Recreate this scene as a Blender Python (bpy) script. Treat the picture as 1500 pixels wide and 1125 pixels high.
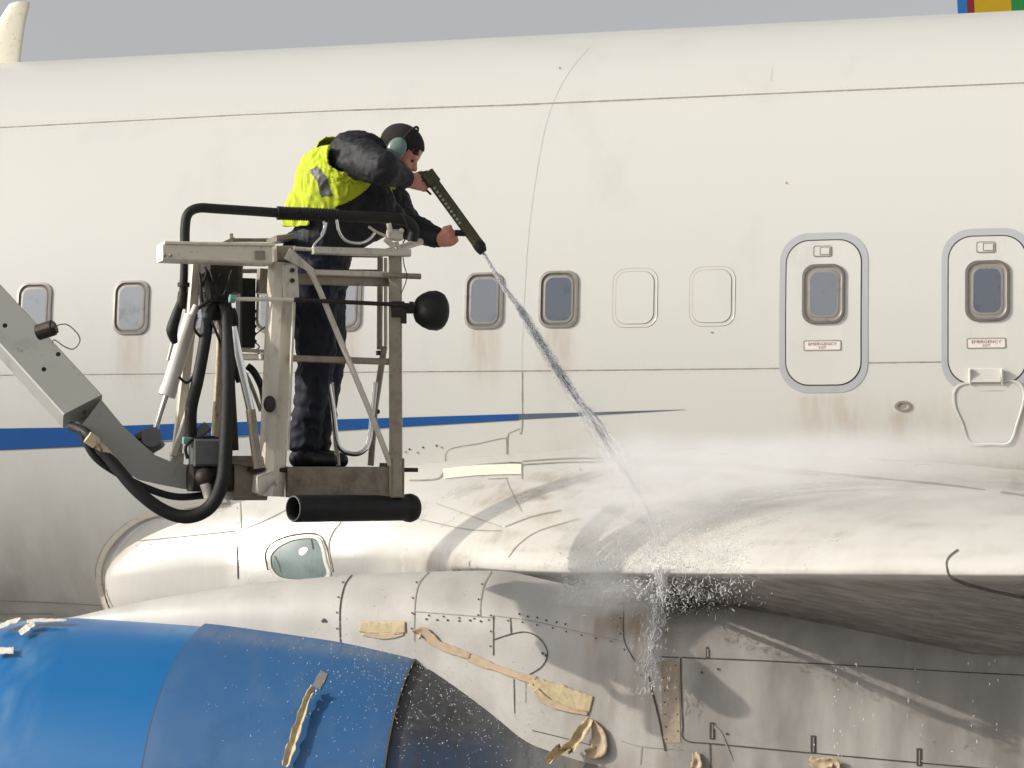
import bpy, bmesh, math, random
from mathutils import Vector, Matrix, noise
from mathutils.bvhtree import BVHTree
random.seed(7)
for o in list(bpy.data.objects): bpy.data.objects.remove(o)
SC = bpy.context.scene; COL = SC.collection
# ------------------------------------------------------------------ camera
E = 3.1                      # eye height
F = 3000.0                   # focal length in photo pixels (1500 px wide)
TH = math.atan(F/12000); S, C = math.sin(TH), math.cos(TH)
HZ = 673.0                   # horizon row
cam = bpy.data.cameras.new('Camera'); co = bpy.data.objects.new('Camera', cam); COL.objects.link(co)
co.location = (0, 0, E); co.rotation_euler = (math.pi/2, 0, TH)
cam.sensor_width = 36; cam.lens = 36*F/1500; cam.shift_y = (HZ-562.5)/1500; cam.clip_end = 3000
SC.camera = co
# ------------------------------------------------------------------ light
SUN = Vector((2.0, 1.0, -1.02))          # direction the light travels
elev = math.atan2(-SUN.z, math.hypot(SUN.x, SUN.y))
w = bpy.data.worlds.new('World'); SC.world = w; w.use_nodes = True
nt = w.node_tree; bg = nt.nodes['Background']
sky = nt.nodes.new('ShaderNodeTexSky'); sky.sky_type = 'NISHITA'; sky.sun_disc = False
sky.sun_elevation = elev; sky.sun_rotation = math.atan2(-SUN.x, -SUN.y)
sky.dust_density = 3.0; sky.air_density = 1.0; sky.ozone_density = 1.0
hs = nt.nodes.new('ShaderNodeHueSaturation'); hs.inputs['Saturation'].default_value = 0.12; hs.inputs['Value'].default_value = 1.1
nt.links.new(sky.outputs[0], hs.inputs['Color']); nt.links.new(hs.outputs[0], bg.inputs['Color'])
bg.inputs['Strength'].default_value = 0.14
sl = bpy.data.lights.new('Sun', 'SUN'); so = bpy.data.objects.new('Sun', sl); COL.objects.link(so)
sl.energy = 3.4; sl.angle = math.radians(0.5); sl.color = (1.0, 0.93, 0.82)
so.rotation_euler = SUN.to_track_quat('-Z', 'Y').to_euler(); so.location = (-20, -10, 15)
SC.view_settings.view_transform = 'Standard'; SC.view_settings.look = 'None'
SC.cycles.volume_bounces = 8
SC.view_settings.exposure = -0.13; SC.view_settings.gamma = 1
# ------------------------------------------------------------------ projection helpers (survey of the place)
def P(px, py, Y):
    r = (px-750)/F; dx, dy = -S+r*C, C+r*S; d = Y/dy
    return Vector((d*dx, Y, E+(HZ-py)/F*d))
def Q(px, py, d):
    r = (px-750)/F; return Vector((d*(-S+r*C), d*(C+r*S), E+(HZ-py)/F*d))
def W2P(v):
    d = -v[0]*S+v[1]*C; r = v[0]*C+v[1]*S
    return 750+F*r/d, HZ-F*(v[2]-E)/d
def interp(t, tab):
    if t <= tab[0][0]: return tab[0][1]
    for (a, va), (b, vb) in zip(tab, tab[1:]):
        if t <= b: return va+(vb-va)*(t-a)/(b-a)
    return tab[-1][1]
def sstep(a, b, t):
    t = max(0, min(1, (t-a)/(b-a))); return t*t*(3-2*t)
# ------------------------------------------------------------------ mesh builder
class MB:
    def __init__(s): s.v = []; s.f = []; s.m = []; s.sm = []
    def add(s, vs, fs, mi=0, smooth=True):
        k = len(s.v); s.v += [tuple(p) for p in vs]
        for f in fs: s.f.append([k+i for i in f]); s.m.append(mi); s.sm.append(smooth)
    def grid(s, rows, mi=0, smooth=True, flip=False):
        n = len(rows[0]); vs = [p for r in rows for p in r]; fs = []
        for i in range(len(rows)-1):
            for j in range(n-1):
                q = [i*n+j, i*n+j+1, (i+1)*n+j+1, (i+1)*n+j]
                fs.append(q[::-1] if flip else q)
        s.add(vs, fs, mi, smooth)
WL = {}
def put(name, m, mats, parent=None, attr=None):
    """link one mesh object; vertices given in world space, origin moved to the mesh's own centre"""
    vs = m.v; xs = [p[0] for p in vs]; ys = [p[1] for p in vs]; zs = [p[2] for p in vs]
    c = Vector(((min(xs)+max(xs))/2, (min(ys)+max(ys))/2, min(zs)))
    me = bpy.data.meshes.new(name)
    me.from_pydata([(p[0]-c.x, p[1]-c.y, p[2]-c.z) for p in vs], [], m.f)
    me.polygons.foreach_set('material_index', m.m); me.polygons.foreach_set('use_smooth', m.sm)
    if not isinstance(mats, (list, tuple)): mats = [mats]
    for k in mats: me.materials.append(k)
    if attr:
        for an, fn in attr.items():
            a = me.attributes.new(an, 'FLOAT', 'POINT'); a.data.foreach_set('value', [fn(p) for p in vs])
    me.update()
    o = bpy.data.objects.new(name, me); COL.objects.link(o)
    WL[o] = c
    o.location = c
    if parent: o.parent = parent; o.location = c-WL[parent]
    return o
def put_split(name, m, mats, parent):
    """each loose piece of the builder becomes an object of its own"""
    key = {}; par = list(range(len(m.v)))
    def find(a):
        while par[a] != a: par[a] = par[par[a]]; a = par[a]
        return a
    for i, p in enumerate(m.v):
        k = tuple(round(c, 5) for c in p)
        if k in key: par[find(i)] = find(key[k])
        else: key[k] = i
    for f in m.f:
        for i in f[1:]: par[find(i)] = find(f[0])
    groups = {}
    for j, f in enumerate(m.f): groups.setdefault(find(f[0]), []).append(j)
    for js in groups.values():
        n = MB(); mp = {}
        for j in js:
            fc = []
            for i in m.f[j]:
                if i not in mp: mp[i] = len(n.v); n.v.append(m.v[i])
                fc.append(mp[i])
            n.f.append(fc); n.m.append(m.m[j]); n.sm.append(m.sm[j])
        put(name, n, mats, parent)
def tag(o, label=None, cat=None, group=None, kind=None):
    if label: o['label'] = label
    if cat: o['category'] = cat
    if group: o['group'] = group
    if kind: o['kind'] = kind
    return o
def thing(name, loc, label, cat, group=None):
    o = bpy.data.objects.new(name, None); COL.objects.link(o); o.location = loc; WL[o] = Vector(loc)
    o.empty_display_size = .2
    return tag(o, label, cat, group)
def frame(t):
    t = t.normalized(); a = Vector((0, 0, 1)) if abs(t.z) < .9 else Vector((0, 1, 0))
    u = t.cross(a).normalized(); return u, u.cross(t).normalized()
KS = 1.0
def tube(m, pts, r, n=14, mi=0, cap=True, ripple=None):
    pts = [Vector(p) for p in pts]; N = len(pts); rr = [x*KS for x in r] if isinstance(r, (list, tuple)) else [r*KS]*N
    if len(rr) != N: rr = [rr[0]+(rr[-1]-rr[0])*i/(N-1) for i in range(N)]
    rows = []; u = None
    for i, p in enumerate(pts):
        t = (pts[min(i+1, N-1)]-pts[max(i-1, 0)]).normalized()
        if u is None: u, _ = frame(t)
        u = (u-t*u.dot(t)).normalized(); v = t.cross(u)
        rows.append([p+(u*math.cos(2*math.pi*k/n)+v*math.sin(2*math.pi*k/n))*rr[i] for k in range(n+1)])
    m.grid(rows, mi, True, flip=True)
    if cap:
        m.add(rows[0][:n], [list(range(n))], mi, False); m.add(rows[-1][:n], [list(range(n))[::-1]], mi, False)
def smooth_path(pts, k=6):
    pts = [Vector(p) for p in pts]; out = []
    for i in range(len(pts)-1):
        a = pts[max(i-1, 0)]; b = pts[i]; c = pts[i+1]; d = pts[min(i+2, len(pts)-1)]
        for j in range(k):
            t = j/k
            out.append(.5*((2*b)+(c-a)*t+(2*a-5*b+4*c-d)*t*t+(3*b-a-3*c+d)*t**3))
    out.append(pts[-1]); return out
def beam(m, p0, p1, w, h, side=None, c=None, mi=0, w1=None, h1=None):
    """chamfered box beam; w along 'side', h across"""
    p0, p1 = Vector(p0), Vector(p1); t = (p1-p0).normalized(); w *= KS; h *= KS; w1 = w1 and w1*KS; h1 = h1 and h1*KS; c = c and c*KS
    if side is None: side = Vector((C, S, 0)) if abs(t.z) > .7 else Vector((-S, C, 0))
    sd = (side-t*side.dot(t)).normalized(); up = t.cross(sd)
    rows = []
    for p, ww, hh in ((p0, w, h), (p1, w1 or w, h1 or h)):
        cc = c if c is not None else min(ww, hh)*.12
        a, b = ww/2, hh/2
        pr = [(a-cc, b), (-a+cc, b), (-a, b-cc), (-a, -b+cc), (-a+cc, -b), (a-cc, -b), (a, -b+cc), (a, b-cc), (a-cc, b)]
        rows.append([p+sd*x+up*y for x, y in pr])
    m.grid(rows, mi, False); m.add(rows[0][:8], [list(range(8))], mi, False); m.add(rows[1][:8], [list(range(8))[::-1]], mi, False)
def ball(m, c, r, mi=0, n=14, sc=(1, 1, 1), ax=None):
    c = Vector(c); rows = []; r = r*KS
    for i in range(n+1):
        a = math.pi*i/n; row = []
        for k in range(2*n+1):
            b = math.pi*k/n
            v = Vector((math.sin(a)*math.cos(b)*sc[0], math.sin(a)*math.sin(b)*sc[1], math.cos(a)*sc[2]))*r
            if ax: v = ax[0]*v.x+ax[1]*v.y+ax[2]*v.z
            row.append(c+v)
        rows.append(row)
    m.grid(rows, mi, True)
# ------------------------------------------------------------------ materials
def srgb(r, g, b):
    f = lambda c: ((c/255+.055)/1.055)**2.4 if c > 10 else c/255/12.92
    return (f(r), f(g), f(b), 1)
def mat(name, col, rough=.5, metal=0.0, var=.12, scale=8, bump=0, bscale=60, coat=0, stain=None, streak=0, col2=None, thr=(.45, .65), stretch=(1, 1, 1), rvar=.12):
    m = bpy.data.materials.new(name); m.use_nodes = True; t = m.node_tree; N = t.nodes; L = t.links
    b = N['Principled BSDF']; b.inputs['Roughness'].default_value = rough; b.inputs['Metallic'].default_value = metal
    if coat: b.inputs['Coat Weight'].default_value = coat; b.inputs['Coat Roughness'].default_value = .12
    g = N.new('ShaderNodeNewGeometry'); mp = N.new('ShaderNodeMapping'); mp.inputs['Scale'].default_value = stretch
    L.new(g.outputs['Position'], mp.inputs[0])
    n = N.new('ShaderNodeTexNoise'); n.inputs['Scale'].default_value = scale; n.inputs['Detail'].default_value = 8; n.inputs['Roughness'].default_value = .62
    L.new(mp.outputs[0], n.inputs['Vector'])
    r = N.new('ShaderNodeMapRange'); r.inputs['From Min'].default_value = .3; r.inputs['From Max'].default_value = .45
    r.inputs['To Min'].default_value = 1-var; r.inputs['To Max'].default_value = 1+var*.5
    L.new(n.outputs['Fac'], r.inputs['Value'])
    vm = N.new('ShaderNodeVectorMath'); vm.operation = 'SCALE'; vm.inputs[0].default_value = col[:3]; L.new(r.outputs[0], vm.inputs['Scale'])
    out = vm.outputs[0]
    if col2:
        n2 = N.new('ShaderNodeTexNoise'); n2.inputs['Scale'].default_value = scale*2.3; n2.inputs['Detail'].default_value = 10; n2.inputs['Roughness'].default_value = .7
        L.new(mp.outputs[0], n2.inputs['Vector'])
        r2 = N.new('ShaderNodeMapRange'); r2.inputs['From Min'].default_value = thr[0]; r2.inputs['From Max'].default_value = thr[1]; L.new(n2.outputs['Fac'], r2.inputs['Value'])
        mx = N.new('ShaderNodeMix'); mx.data_type = 'RGBA'; L.new(r2.outputs[0], mx.inputs[0]); L.new(out, mx.inputs[6]); mx.inputs[7].default_value = col2
        out = mx.outputs[2]
    if stain:
        for an, sc in stain:
            at = N.new('ShaderNodeAttribute'); at.attribute_name = an
            n3 = N.new('ShaderNodeTexNoise'); n3.inputs['Scale'].default_value = 14; n3.inputs['Detail'].default_value = 6
            mp3 = N.new('ShaderNodeMapping'); mp3.inputs['Scale'].default_value = {'grime': (.5, .5, 2.0), 'soil': (.35, .3, .12)}.get(an, (1.6, .5, .35))
            L.new(g.outputs['Position'], mp3.inputs[0]); L.new(mp3.outputs[0], n3.inputs['Vector'])
            r3 = N.new('ShaderNodeMapRange'); r3.inputs['From Min'].default_value = .32; r3.inputs['From Max'].default_value = .6; r3.inputs['To Min'].default_value = .35
            L.new(n3.outputs['Fac'], r3.inputs['Value'])
            mu = N.new('ShaderNodeMath'); mu.operation = 'MULTIPLY'; mu.use_clamp = True; L.new(at.outputs['Fac'], mu.inputs[0]); L.new(r3.outputs[0], mu.inputs[1])
            mx = N.new('ShaderNodeMix'); mx.data_type = 'RGBA'; L.new(mu.outputs[0], mx.inputs[0]); L.new(out, mx.inputs[6]); mx.inputs[7].default_value = sc
            out = mx.outputs[2]
    L.new(out, b.inputs['Base Color'])
    rr = N.new('ShaderNodeMapRange'); rr.inputs['To Min'].default_value = max(.03, rough-rvar); rr.inputs['To Max'].default_value = min(1, rough+rvar)
    L.new(n.outputs['Fac'], rr.inputs['Value']); L.new(rr.outputs[0], b.inputs['Roughness'])
    if bump:
        nb = N.new('ShaderNodeTexNoise'); nb.inputs['Scale'].default_value = bscale; nb.inputs['Detail'].default_value = 4; L.new(g.outputs['Position'], nb.inputs['Vector'])
        bp = N.new('ShaderNodeBump'); bp.inputs['Strength'].default_value = bump; bp.inputs['Distance'].default_value = .01
        L.new(nb.outputs['Fac'], bp.inputs['Height']); L.new(bp.outputs[0], b.inputs['Normal'])
    return m
def polish(m, attr, rough, metal, col):
    """where 'attr' is 1 the paint gives way to bare polished metal"""
    t = m.node_tree; N = t.nodes; L = t.links; b = N['Principled BSDF']
    at = N.new('ShaderNodeAttribute'); at.attribute_name = attr
    for sock, val in (('Roughness', rough),):
        src = b.inputs[sock].links[0].from_socket
        mx = N.new('ShaderNodeMix'); mx.data_type = 'FLOAT'; L.new(at.outputs['Fac'], mx.inputs[0]); L.new(src, mx.inputs[2]); mx.inputs[3].default_value = val
        L.new(mx.outputs[0], b.inputs[sock])
    mm = N.new('ShaderNodeMath'); mm.operation = 'MULTIPLY'; mm.inputs[1].default_value = metal; L.new(at.outputs['Fac'], mm.inputs[0]); L.new(mm.outputs[0], b.inputs['Metallic'])
    src = b.inputs['Base Color'].links[0].from_socket
    mx = N.new('ShaderNodeMix'); mx.data_type = 'RGBA'; L.new(at.outputs['Fac'], mx.inputs[0]); L.new(src, mx.inputs[6]); mx.inputs[7].default_value = col
    L.new(mx.outputs[2], b.inputs['Base Color'])
BROWN = srgb(120, 100, 82)
M_hull = mat('white_hull_paint', (.645, .637, .595, 1), .38, var=.035, scale=1.6, coat=.25, stain=[('stain', srgb(178, 160, 142)), ('soil', srgb(120, 112, 104))], stretch=(1, 1, .5), bump=.008, bscale=5)
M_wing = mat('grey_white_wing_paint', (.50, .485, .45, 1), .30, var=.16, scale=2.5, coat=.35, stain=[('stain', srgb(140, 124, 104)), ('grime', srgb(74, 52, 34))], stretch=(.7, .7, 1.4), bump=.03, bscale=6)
polish(M_wing, 'bare', .22, .9, (.80, .78, .73, 1))
M_pylon = mat('pale_grey_pylon_paint', (.56, .54, .51, 1), .45, var=.10, scale=3, stain=[('stain', srgb(150, 125, 95)), ('soil', srgb(92, 88, 80))], bump=.03, bscale=8)
M_blue = mat('bright_blue_cowl_paint', srgb(2, 98, 158), .34, var=.12, scale=1.5, coat=.15, stain=[('stain', srgb(120, 160, 190))], bump=.03, bscale=4)
M_blue2 = mat('dusty_blue_cowl_paint', srgb(44, 92, 140), .48, var=.16, scale=3, stain=[('stain', srgb(110, 125, 140)), ('grime', srgb(80, 78, 76))], bump=.04, bscale=8)
M_greyc = mat('grey_cowl_paint', srgb(128, 124, 118), .5, var=.16, scale=4, stain=[('stain', BROWN)])
M_dark = mat('dark_grey_cowl', srgb(66, 66, 68), .5, var=.3, scale=5, stain=[('pale_rear', srgb(112, 114, 116)), ('bluish', srgb(62, 82, 112)), ('stain', srgb(140, 130, 114))], bump=.04, bscale=10, col2=srgb(96, 98, 102), thr=(.45, .7))  # dark grey rear cowl, paler towards the back, bluish low at the front
M_seam = mat('dark_seam_sealant', srgb(146, 139, 127), .7, var=.3, scale=20)
M_seamd = mat('black_gap', srgb(74, 69, 62), .8, var=.3, scale=20)
M_stripe = mat('blue_cheatline_paint', srgb(24, 80, 146), .35, var=.08, scale=5, coat=.2)
M_stripe2 = mat('dull_blue_tip_paint', srgb(84, 96, 112), .45, var=.1, scale=5)
M_band = mat('grey_exit_outline_paint', srgb(178, 180, 182), .4, var=.06, scale=6)
M_door = mat('exit_door_paint', (.64, .63, .59, 1), .4, var=.08, scale=4, coat=.1, stretch=(1, 1, .4))
M_rim = mat('bare_window_rim', srgb(158, 152, 144), .38, .5, var=.2, scale=20)
M_rimd = mat('dark_window_seal', srgb(104, 100, 95), .55, var=.2, scale=20)
M_pane = mat('dusty_window_pane', srgb(116, 122, 130), .22, var=.18, scale=9, coat=.6, rvar=.05)
M_paneL = mat('hazy_window_pane', srgb(148, 152, 158), .3, var=.15, scale=9, coat=.5, rvar=.05)  # left panes: reflection painted in as a lighter glass colour
M_paneD = mat('blue_grey_window_pane', srgb(88, 95, 106), .2, var=.2, scale=9, coat=.6, rvar=.05)
M_sign = mat('sign_white', (.78, .74, .70, 1), .5, var=.04)
M_text = mat('sign_lettering', srgb(140, 96, 86), .6, var=.05)
M_glass = mat('landing_light_glass', srgb(92, 108, 104), .35, var=.3, scale=16, coat=.2, rvar=.04, stretch=(3, 3, .6))
M_concrete = mat('concrete_apron', (.19, .185, .175, 1), .85, var=.25, scale=.8, bump=.1, bscale=12, col2=(.12, .115, .11, 1))
M_galv = mat('galvanised_steel', srgb(204, 197, 182), .48, .3, var=.22, scale=14, col2=srgb(150, 134, 114), thr=(.55, .8), stretch=(1, 1, .3), bump=.04, bscale=90)
M_dirty = mat('dirty_steel', srgb(150, 140, 124), .45, .35, var=.2, scale=7, col2=srgb(96, 82, 66), thr=(.5, .85), stretch=(1, 1, 1), bump=.06, bscale=90)
M_floor = mat('worn_brown_steel', srgb(136, 124, 108), .5, .25, var=.25, scale=5, col2=srgb(82, 64, 48), thr=(.45, .8), bump=.05, bscale=60)
M_pale = mat('chipped_cream_paint', srgb(226, 219, 200), .5, var=.12, scale=16, col2=srgb(120, 98, 74), thr=(.62, .72))
M_tan = mat('peeling_tan_paint', srgb(206, 188, 158), .65, var=.25, scale=14, col2=srgb(92, 72, 56), thr=(.52, .62), stretch=(1, 1, .3))
M_boom = mat('grey_boom_paint', srgb(166, 165, 158), .42, var=.12, scale=5, col2=srgb(96, 92, 88), thr=(.6, .75), bump=.03, bscale=40)
M_cyl = mat('pale_grey_cylinder_paint', srgb(214, 210, 202), .4, var=.15, scale=10)
M_rubber = mat('black_rubber', srgb(25, 24, 23), .62, var=.4, scale=22, col2=srgb(64, 60, 54), thr=(.62, .8), bump=.15, bscale=60)
M_black = mat('black_plastic', srgb(15, 15, 16), .62, var=.3, scale=14, bump=.05, bscale=60)
M_iron = mat('sooty_iron', srgb(46, 38, 33), .6, .2, var=.4, scale=20, col2=srgb(92, 66, 48), thr=(.58, .7), bump=.2, bscale=50)
M_chrome = mat('chrome_rod', (.8, .8, .78, 1), .14, 1, var=.05, rvar=.05)
M_gbox = mat('dark_grey_box', srgb(98, 98, 98), .5, var=.2, scale=14)
M_mint = mat('mint_plastic', srgb(120, 172, 158), .4, var=.1)
M_skin = mat('skin', srgb(208, 148, 126), .5, var=.14, scale=25, bump=.06, bscale=160)
M_skin.node_tree.nodes['Principled BSDF'].inputs['Subsurface Weight'].default_value = .08
M_jacket = mat('black_jacket', srgb(23, 22, 28), .66, var=.2, scale=14, bump=.15, bscale=60)
M_trouser = mat('navy_work_trousers', srgb(17, 22, 40), .75, var=.3, scale=9, bump=.15, bscale=50, col2=srgb(60, 72, 92), thr=(.66, .8), stretch=(1.6, 1.6, .6))
M_vest = mat('neon_vest', srgb(182, 196, 44), .8, var=.2, scale=12, bump=.3, bscale=40)
M_reflect = mat('grey_reflective_band', srgb(86, 88, 88), .5, 0, var=.2, scale=20)
M_beanie = mat('black_knit', srgb(32, 27, 27), .9, var=.3, scale=30, bump=.4, bscale=220)
M_cup = mat('grey_green_plastic', srgb(108, 132, 126), .35, var=.1, scale=20, coat=.3)
M_hair = mat('dark_hair', srgb(36, 24, 18), .6, var=.3, scale=60)
M_gun = mat('olive_gun_metal', srgb(74, 72, 46), .42, .3, var=.35, scale=26, col2=srgb(30, 30, 26), thr=(.5, .7))
M_boot = mat('black_boot', srgb(22, 22, 24), .4, var=.3, scale=20)
M_tape = mat('yellowed_tape', srgb(190, 174, 138), .6, var=.22, scale=14, col2=srgb(158, 138, 104), thr=(.45, .8), bump=.25, bscale=30)
M_tapew = mat('white_tape_scrap', srgb(214, 208, 196), .5, var=.15, scale=30, col2=srgb(160, 140, 110), thr=(.6, .75))
M_tapeb = mat('tan_tape_residue', srgb(180, 156, 130), .6, var=.2, scale=10, col2=srgb(192, 176, 146), thr=(.4, .7), bump=.2, bscale=30)
M_yel = mat('livery_yellow', srgb(206, 168, 20), .4, var=.05); M_red = mat('livery_red', srgb(140, 40, 40), .4, var=.05)
M_grn = mat('livery_green', srgb(40, 140, 70), .4, var=.05); M_lb = mat('livery_blue', srgb(40, 120, 190), .4, var=.05)

# ------------------------------------------------------------------ ground
g = MB(); n = 60
g.grid([[(-1500+3000*i/n, -1500+3000*j/n, 0) for i in range(n+1)] for j in range(n+1)])
tag(put('ground', g, M_concrete), kind='structure')

# ------------------------------------------------------------------ fuselage
YC, ZC, A_, BU, BL = 15.11, E+.78, 1.95, 2.40, 2.5
def hullYN(z):
    b = BU if z > ZC else BL
    s = max(-1, min(1, (z-ZC)/b)); c = math.sqrt(max(0, 1-s*s))
    nrm = Vector((0, -c/A_, s/b)).normalized()
    return YC-A_*c, nrm
def hp(x, z, off=0):
    y, nn = hullYN(z); return Vector((x, y, z))+nn*off
plane = thing('airliner', (-1, YC, 0), 'big white passenger jet with a blue side stripe and blue engine cowls, being washed', 'airplane')
def rr(hw, hh, r, n=8):
    out = []
    for cx, cy, a0 in ((hw-r, hh-r, 0), (-hw+r, hh-r, 90), (-hw+r, -hh+r, 180), (hw-r, -hh+r, 270)):
        for k in range(n+1):
            a = math.radians(a0+90*k/n); out.append((cx+r*math.cos(a), cy+r*math.sin(a)))
    res = []
    for i, p in enumerate(out):
        q_ = out[(i+1) % len(out)]
        if i % (n+1) == n:
            for j in range(8): res.append((p[0]+(q_[0]-p[0])*j/8, p[1]+(q_[1]-p[1])*j/8))
        else: res.append(p)
    return res
STAINS = []
WINS = [(-435, 1), (-340, 1), (-244, 1), (-148, 1), (-50, 1), (50, 1), (192, 1), (296, 1), (400, 1), (502, 1), (709, 0), (818, 2)]
for px_, k_ in WINS: STAINS.append((px_, 492-px_*.012, 24, 90, .5))
STAINS += [(1206, 480, 26, 20, .5), (1206, 580, 40, 110, .35), (1446, 480, 20, 60, .45), (1205, 515, 24, 40, .5), (1250, 600, 14, 120, .25), (1450, 560, 40, 60, .3), (1323, 605, 22, 50, .4)]
def stain_fn(v):
    px, py = W2P(v); s = 0
    px = max(-600, min(1800, px))
    for sx, sy, hw, ln, k in STAINS:
        if sy-6 < py < sy+ln*1.3 and abs(px-sx) < hw*1.6:
            s += k*(1-sstep(hw*.5, hw*1.3, abs(px-sx)))*(1-sstep(ln*.1, ln*1.3, py-sy))*sstep(sy-6, sy+4, py)
    s += .22*sstep(560, 900, py)*(.6+.6*noise.noise(Vector((px/90, py/300, 3))))
    s += .30*sstep(1120, 1400, px)*sstep(560, 620, py)*.8
    s += .5*math.exp(-((py-690)/10)**2)*sstep(560, 700, px)
    return max(0, min(1, s))
def grime_fn(v):
    px, py = W2P(v)
    px = max(-600, min(1560, px)); py = min(py, 1000)
    s = .55*sstep(690, 900, py)*(1-sstep(300, 500, px))*(.7+.6*noise.noise(Vector((px/60, py/200, 8))))
    s += .35*sstep(640, 720, py)*sstep(900, 1300, px)*(.6+.8*noise.noise(Vector((px/120, py/60, 1))))
    return max(0, min(1, s))
fus = MB()
xs = [-17+.5*i for i in range(19)]+[-7.5+.05*i for i in range(170)]+[1.0+.5*i for i in range(1, 40)]
def taper(x):
    if x < -12: t = (-12-x)/5; return math.sqrt(max(.0004, 1-t*t)), 0
    if x > 12: t = (x-12)/8.5; return max(.06, 1-t**1.3*.95), .0+t*1.2
    return 1, 0
ang = []
for i in range(220):
    ang.append(-math.pi/2-math.pi*i/220)          # near side dense: bottom, near, top
ang += [-math.pi*1.5-math.pi*i/40 for i in range(41)]
rows = []
for x in xs:
    k, dz = taper(x)
    rows.append([(x, YC+A_*k*math.cos(a), ZC+dz+(BU if math.sin(a) > 0 else BL)*k*math.sin(a)) for a in ang])
fus.grid(rows, 0, True)
HB = BVHTree.FromPolygons([Vector(p) for p in fus.v], fus.f)
CAMP = Vector((0, 0, E))
def proj(px, py, bvh, off=.002):
    d = Q(px, py, 1.0)-CAMP
    loc, nn, idx, dist = bvh.ray_cast(CAMP, d.normalized())
    if loc is None: return None
    if nn.dot(d) > 0: nn = -nn
    return loc+nn*off
def ribbon(m, pts, wd, bvh, off=.002, mi=0, step=6, smooth=True, wob=0, lift=None):
    """strip laid on the surface along a surveyed line; wd = width in photo px (number or list)"""
    if smooth and len(pts) > 2: pp = [(v.x, v.y, v.z) for v in smooth_path([(a[0], a[1], (wd[i] if isinstance(wd, (list, tuple)) else wd)) for i, a in enumerate(pts)], 8)]
    else: pp = [(a[0], a[1], (wd[i] if isinstance(wd, (list, tuple)) else wd)) for i, a in enumerate(pts)]
    out = []
    for (a, b) in zip(pp, pp[1:]):
        L = math.hypot(b[0]-a[0], b[1]-a[1]); k = max(1, int(L/step))
        for j in range(k): out.append([a[i]+(b[i]-a[i])*j/k for i in range(3)])
    out.append(list(pp[-1])); rows = []; N = len(out)
    for i, p in enumerate(out):
        q0, q1 = out[max(i-1, 0)], out[min(i+1, N-1)]
        dx, dy = q1[0]-q0[0], q1[1]-q0[1]; L = math.hypot(dx, dy) or 1
        nx, ny = -dy/L, dx/L; h = p[2]/2*(1+wob*noise.noise(Vector((p[0]/7, p[1]/7, wob*9))))
        o = off+(lift(i/(N-1)) if lift else 0)
        a = proj(p[0]+nx*h, p[1]+ny*h, bvh, o); b = proj(p[0]-nx*h, p[1]-ny*h, bvh, o); c = proj(p[0], p[1], bvh, o)
        if a is None or b is None or c is None or (a-b).length > .6:
            if len(rows) > 1: m.grid(rows, mi, True)
            rows = []; continue
        rows.append([a, c, b])
    if len(rows) > 1: m.grid(rows, mi, True)
def dots(m, pts, r, bvh, off=.003, mi=0, n=8):
    for px, py in pts:
        vs = [proj(px+r*math.cos(2*math.pi*k/n), py+r*math.sin(2*math.pi*k/n), bvh, off) for k in range(n)]
        if None in vs: continue
        m.add(vs, [list(range(n))], mi, False)
def along(pts, step, jit=0, off=0):
    out = []
    pp = [(v.x, v.y) for v in smooth_path([(a, b, 0) for a, b in pts], 8)] if len(pts) > 2 else pts
    acc = 0
    for a, b in zip(pp, pp[1:]):
        L = math.hypot(b[0]-a[0], b[1]-a[1]); nx, ny = -(b[1]-a[1])/(L or 1), (b[0]-a[0])/(L or 1)
        while acc < L:
            t = acc/L; out.append((a[0]+(b[0]-a[0])*t+nx*off+random.uniform(-jit, jit), a[1]+(b[1]-a[1])*t+ny*off+random.uniform(-jit, jit))); acc += step
        acc -= L
    return out
def patch(m, outline, bvh, prof, mi_of, cx=None, cy=None):
    """concentric rings of a surveyed outline; prof = [(scale, height)], last ring capped by a fan"""
    if cx is None: cx = sum(p[0] for p in outline)/len(outline); cy = sum(p[1] for p in outline)/len(outline)
    n = len(outline); rows = []
    for s, h in prof:
        r = [proj(cx+(x-cx)*s, cy+(y-cy)*s, bvh, h) for x, y in outline]; r.append(r[0]); rows.append(r)
    for i in range(len(rows)-1): m.grid(rows[i:i+2], mi_of[i], True)
    c = proj(cx, cy, bvh, prof[-1][1]); last = rows[-1][:n]
    m.add(last+[c], [[k, (k+1) % n, n] for k in range(n)], mi_of[-1], True)
# lines, stripe (hull)
ribbon(fus, [(-700, 224), (0, 187), (350, 168.5), (500, 162)], 1.3, HB, mi=1, smooth=False, wob=.6)
ribbon(fus, [(500, 162), (750, 154), (1100, 138.5), (1570, 118.5), (2300, 87)], 1.9, HB, mi=1, smooth=False, wob=.5)
ribbon(fus, [(-700, 556), (0, 549.5), (600, 544.5)], 1.2, HB, mi=1, smooth=False, wob=.5)
ribbon(fus, [(600, 544.5), (760, 543.5), (1146, 539.5)], 1.6, HB, mi=1, smooth=False, wob=.5)
ribbon(fus, [(1514, 528.5), (2300, 516)], 1.7, HB, mi=1, smooth=False, wob=.5)
ribbon(fus, [(1268, 531.5), (1388, 530)], 1.7, HB, mi=1, smooth=False, wob=.5)
ribbon(fus, [(-60, 878), (60, 882), (150, 887)], 1.5, HB, mi=1, wob=.5)
for pts, wd in (([(762, 636), (765, 622), (765, 545)], 1.6),  ([(744, 684), (744, 640), (752, 632), (762, 628)], 1.3),
                ([(655, 688), (656, 660), (700, 650), (738, 642), (742, 646), (742, 678)], 1.1), ([(-60, 900), (80, 899)], 1.2), ([(1130, 120), (1131, 100)], .4)):
    ribbon(fus, pts, wd, HB, mi=1, wob=.5)
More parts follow.
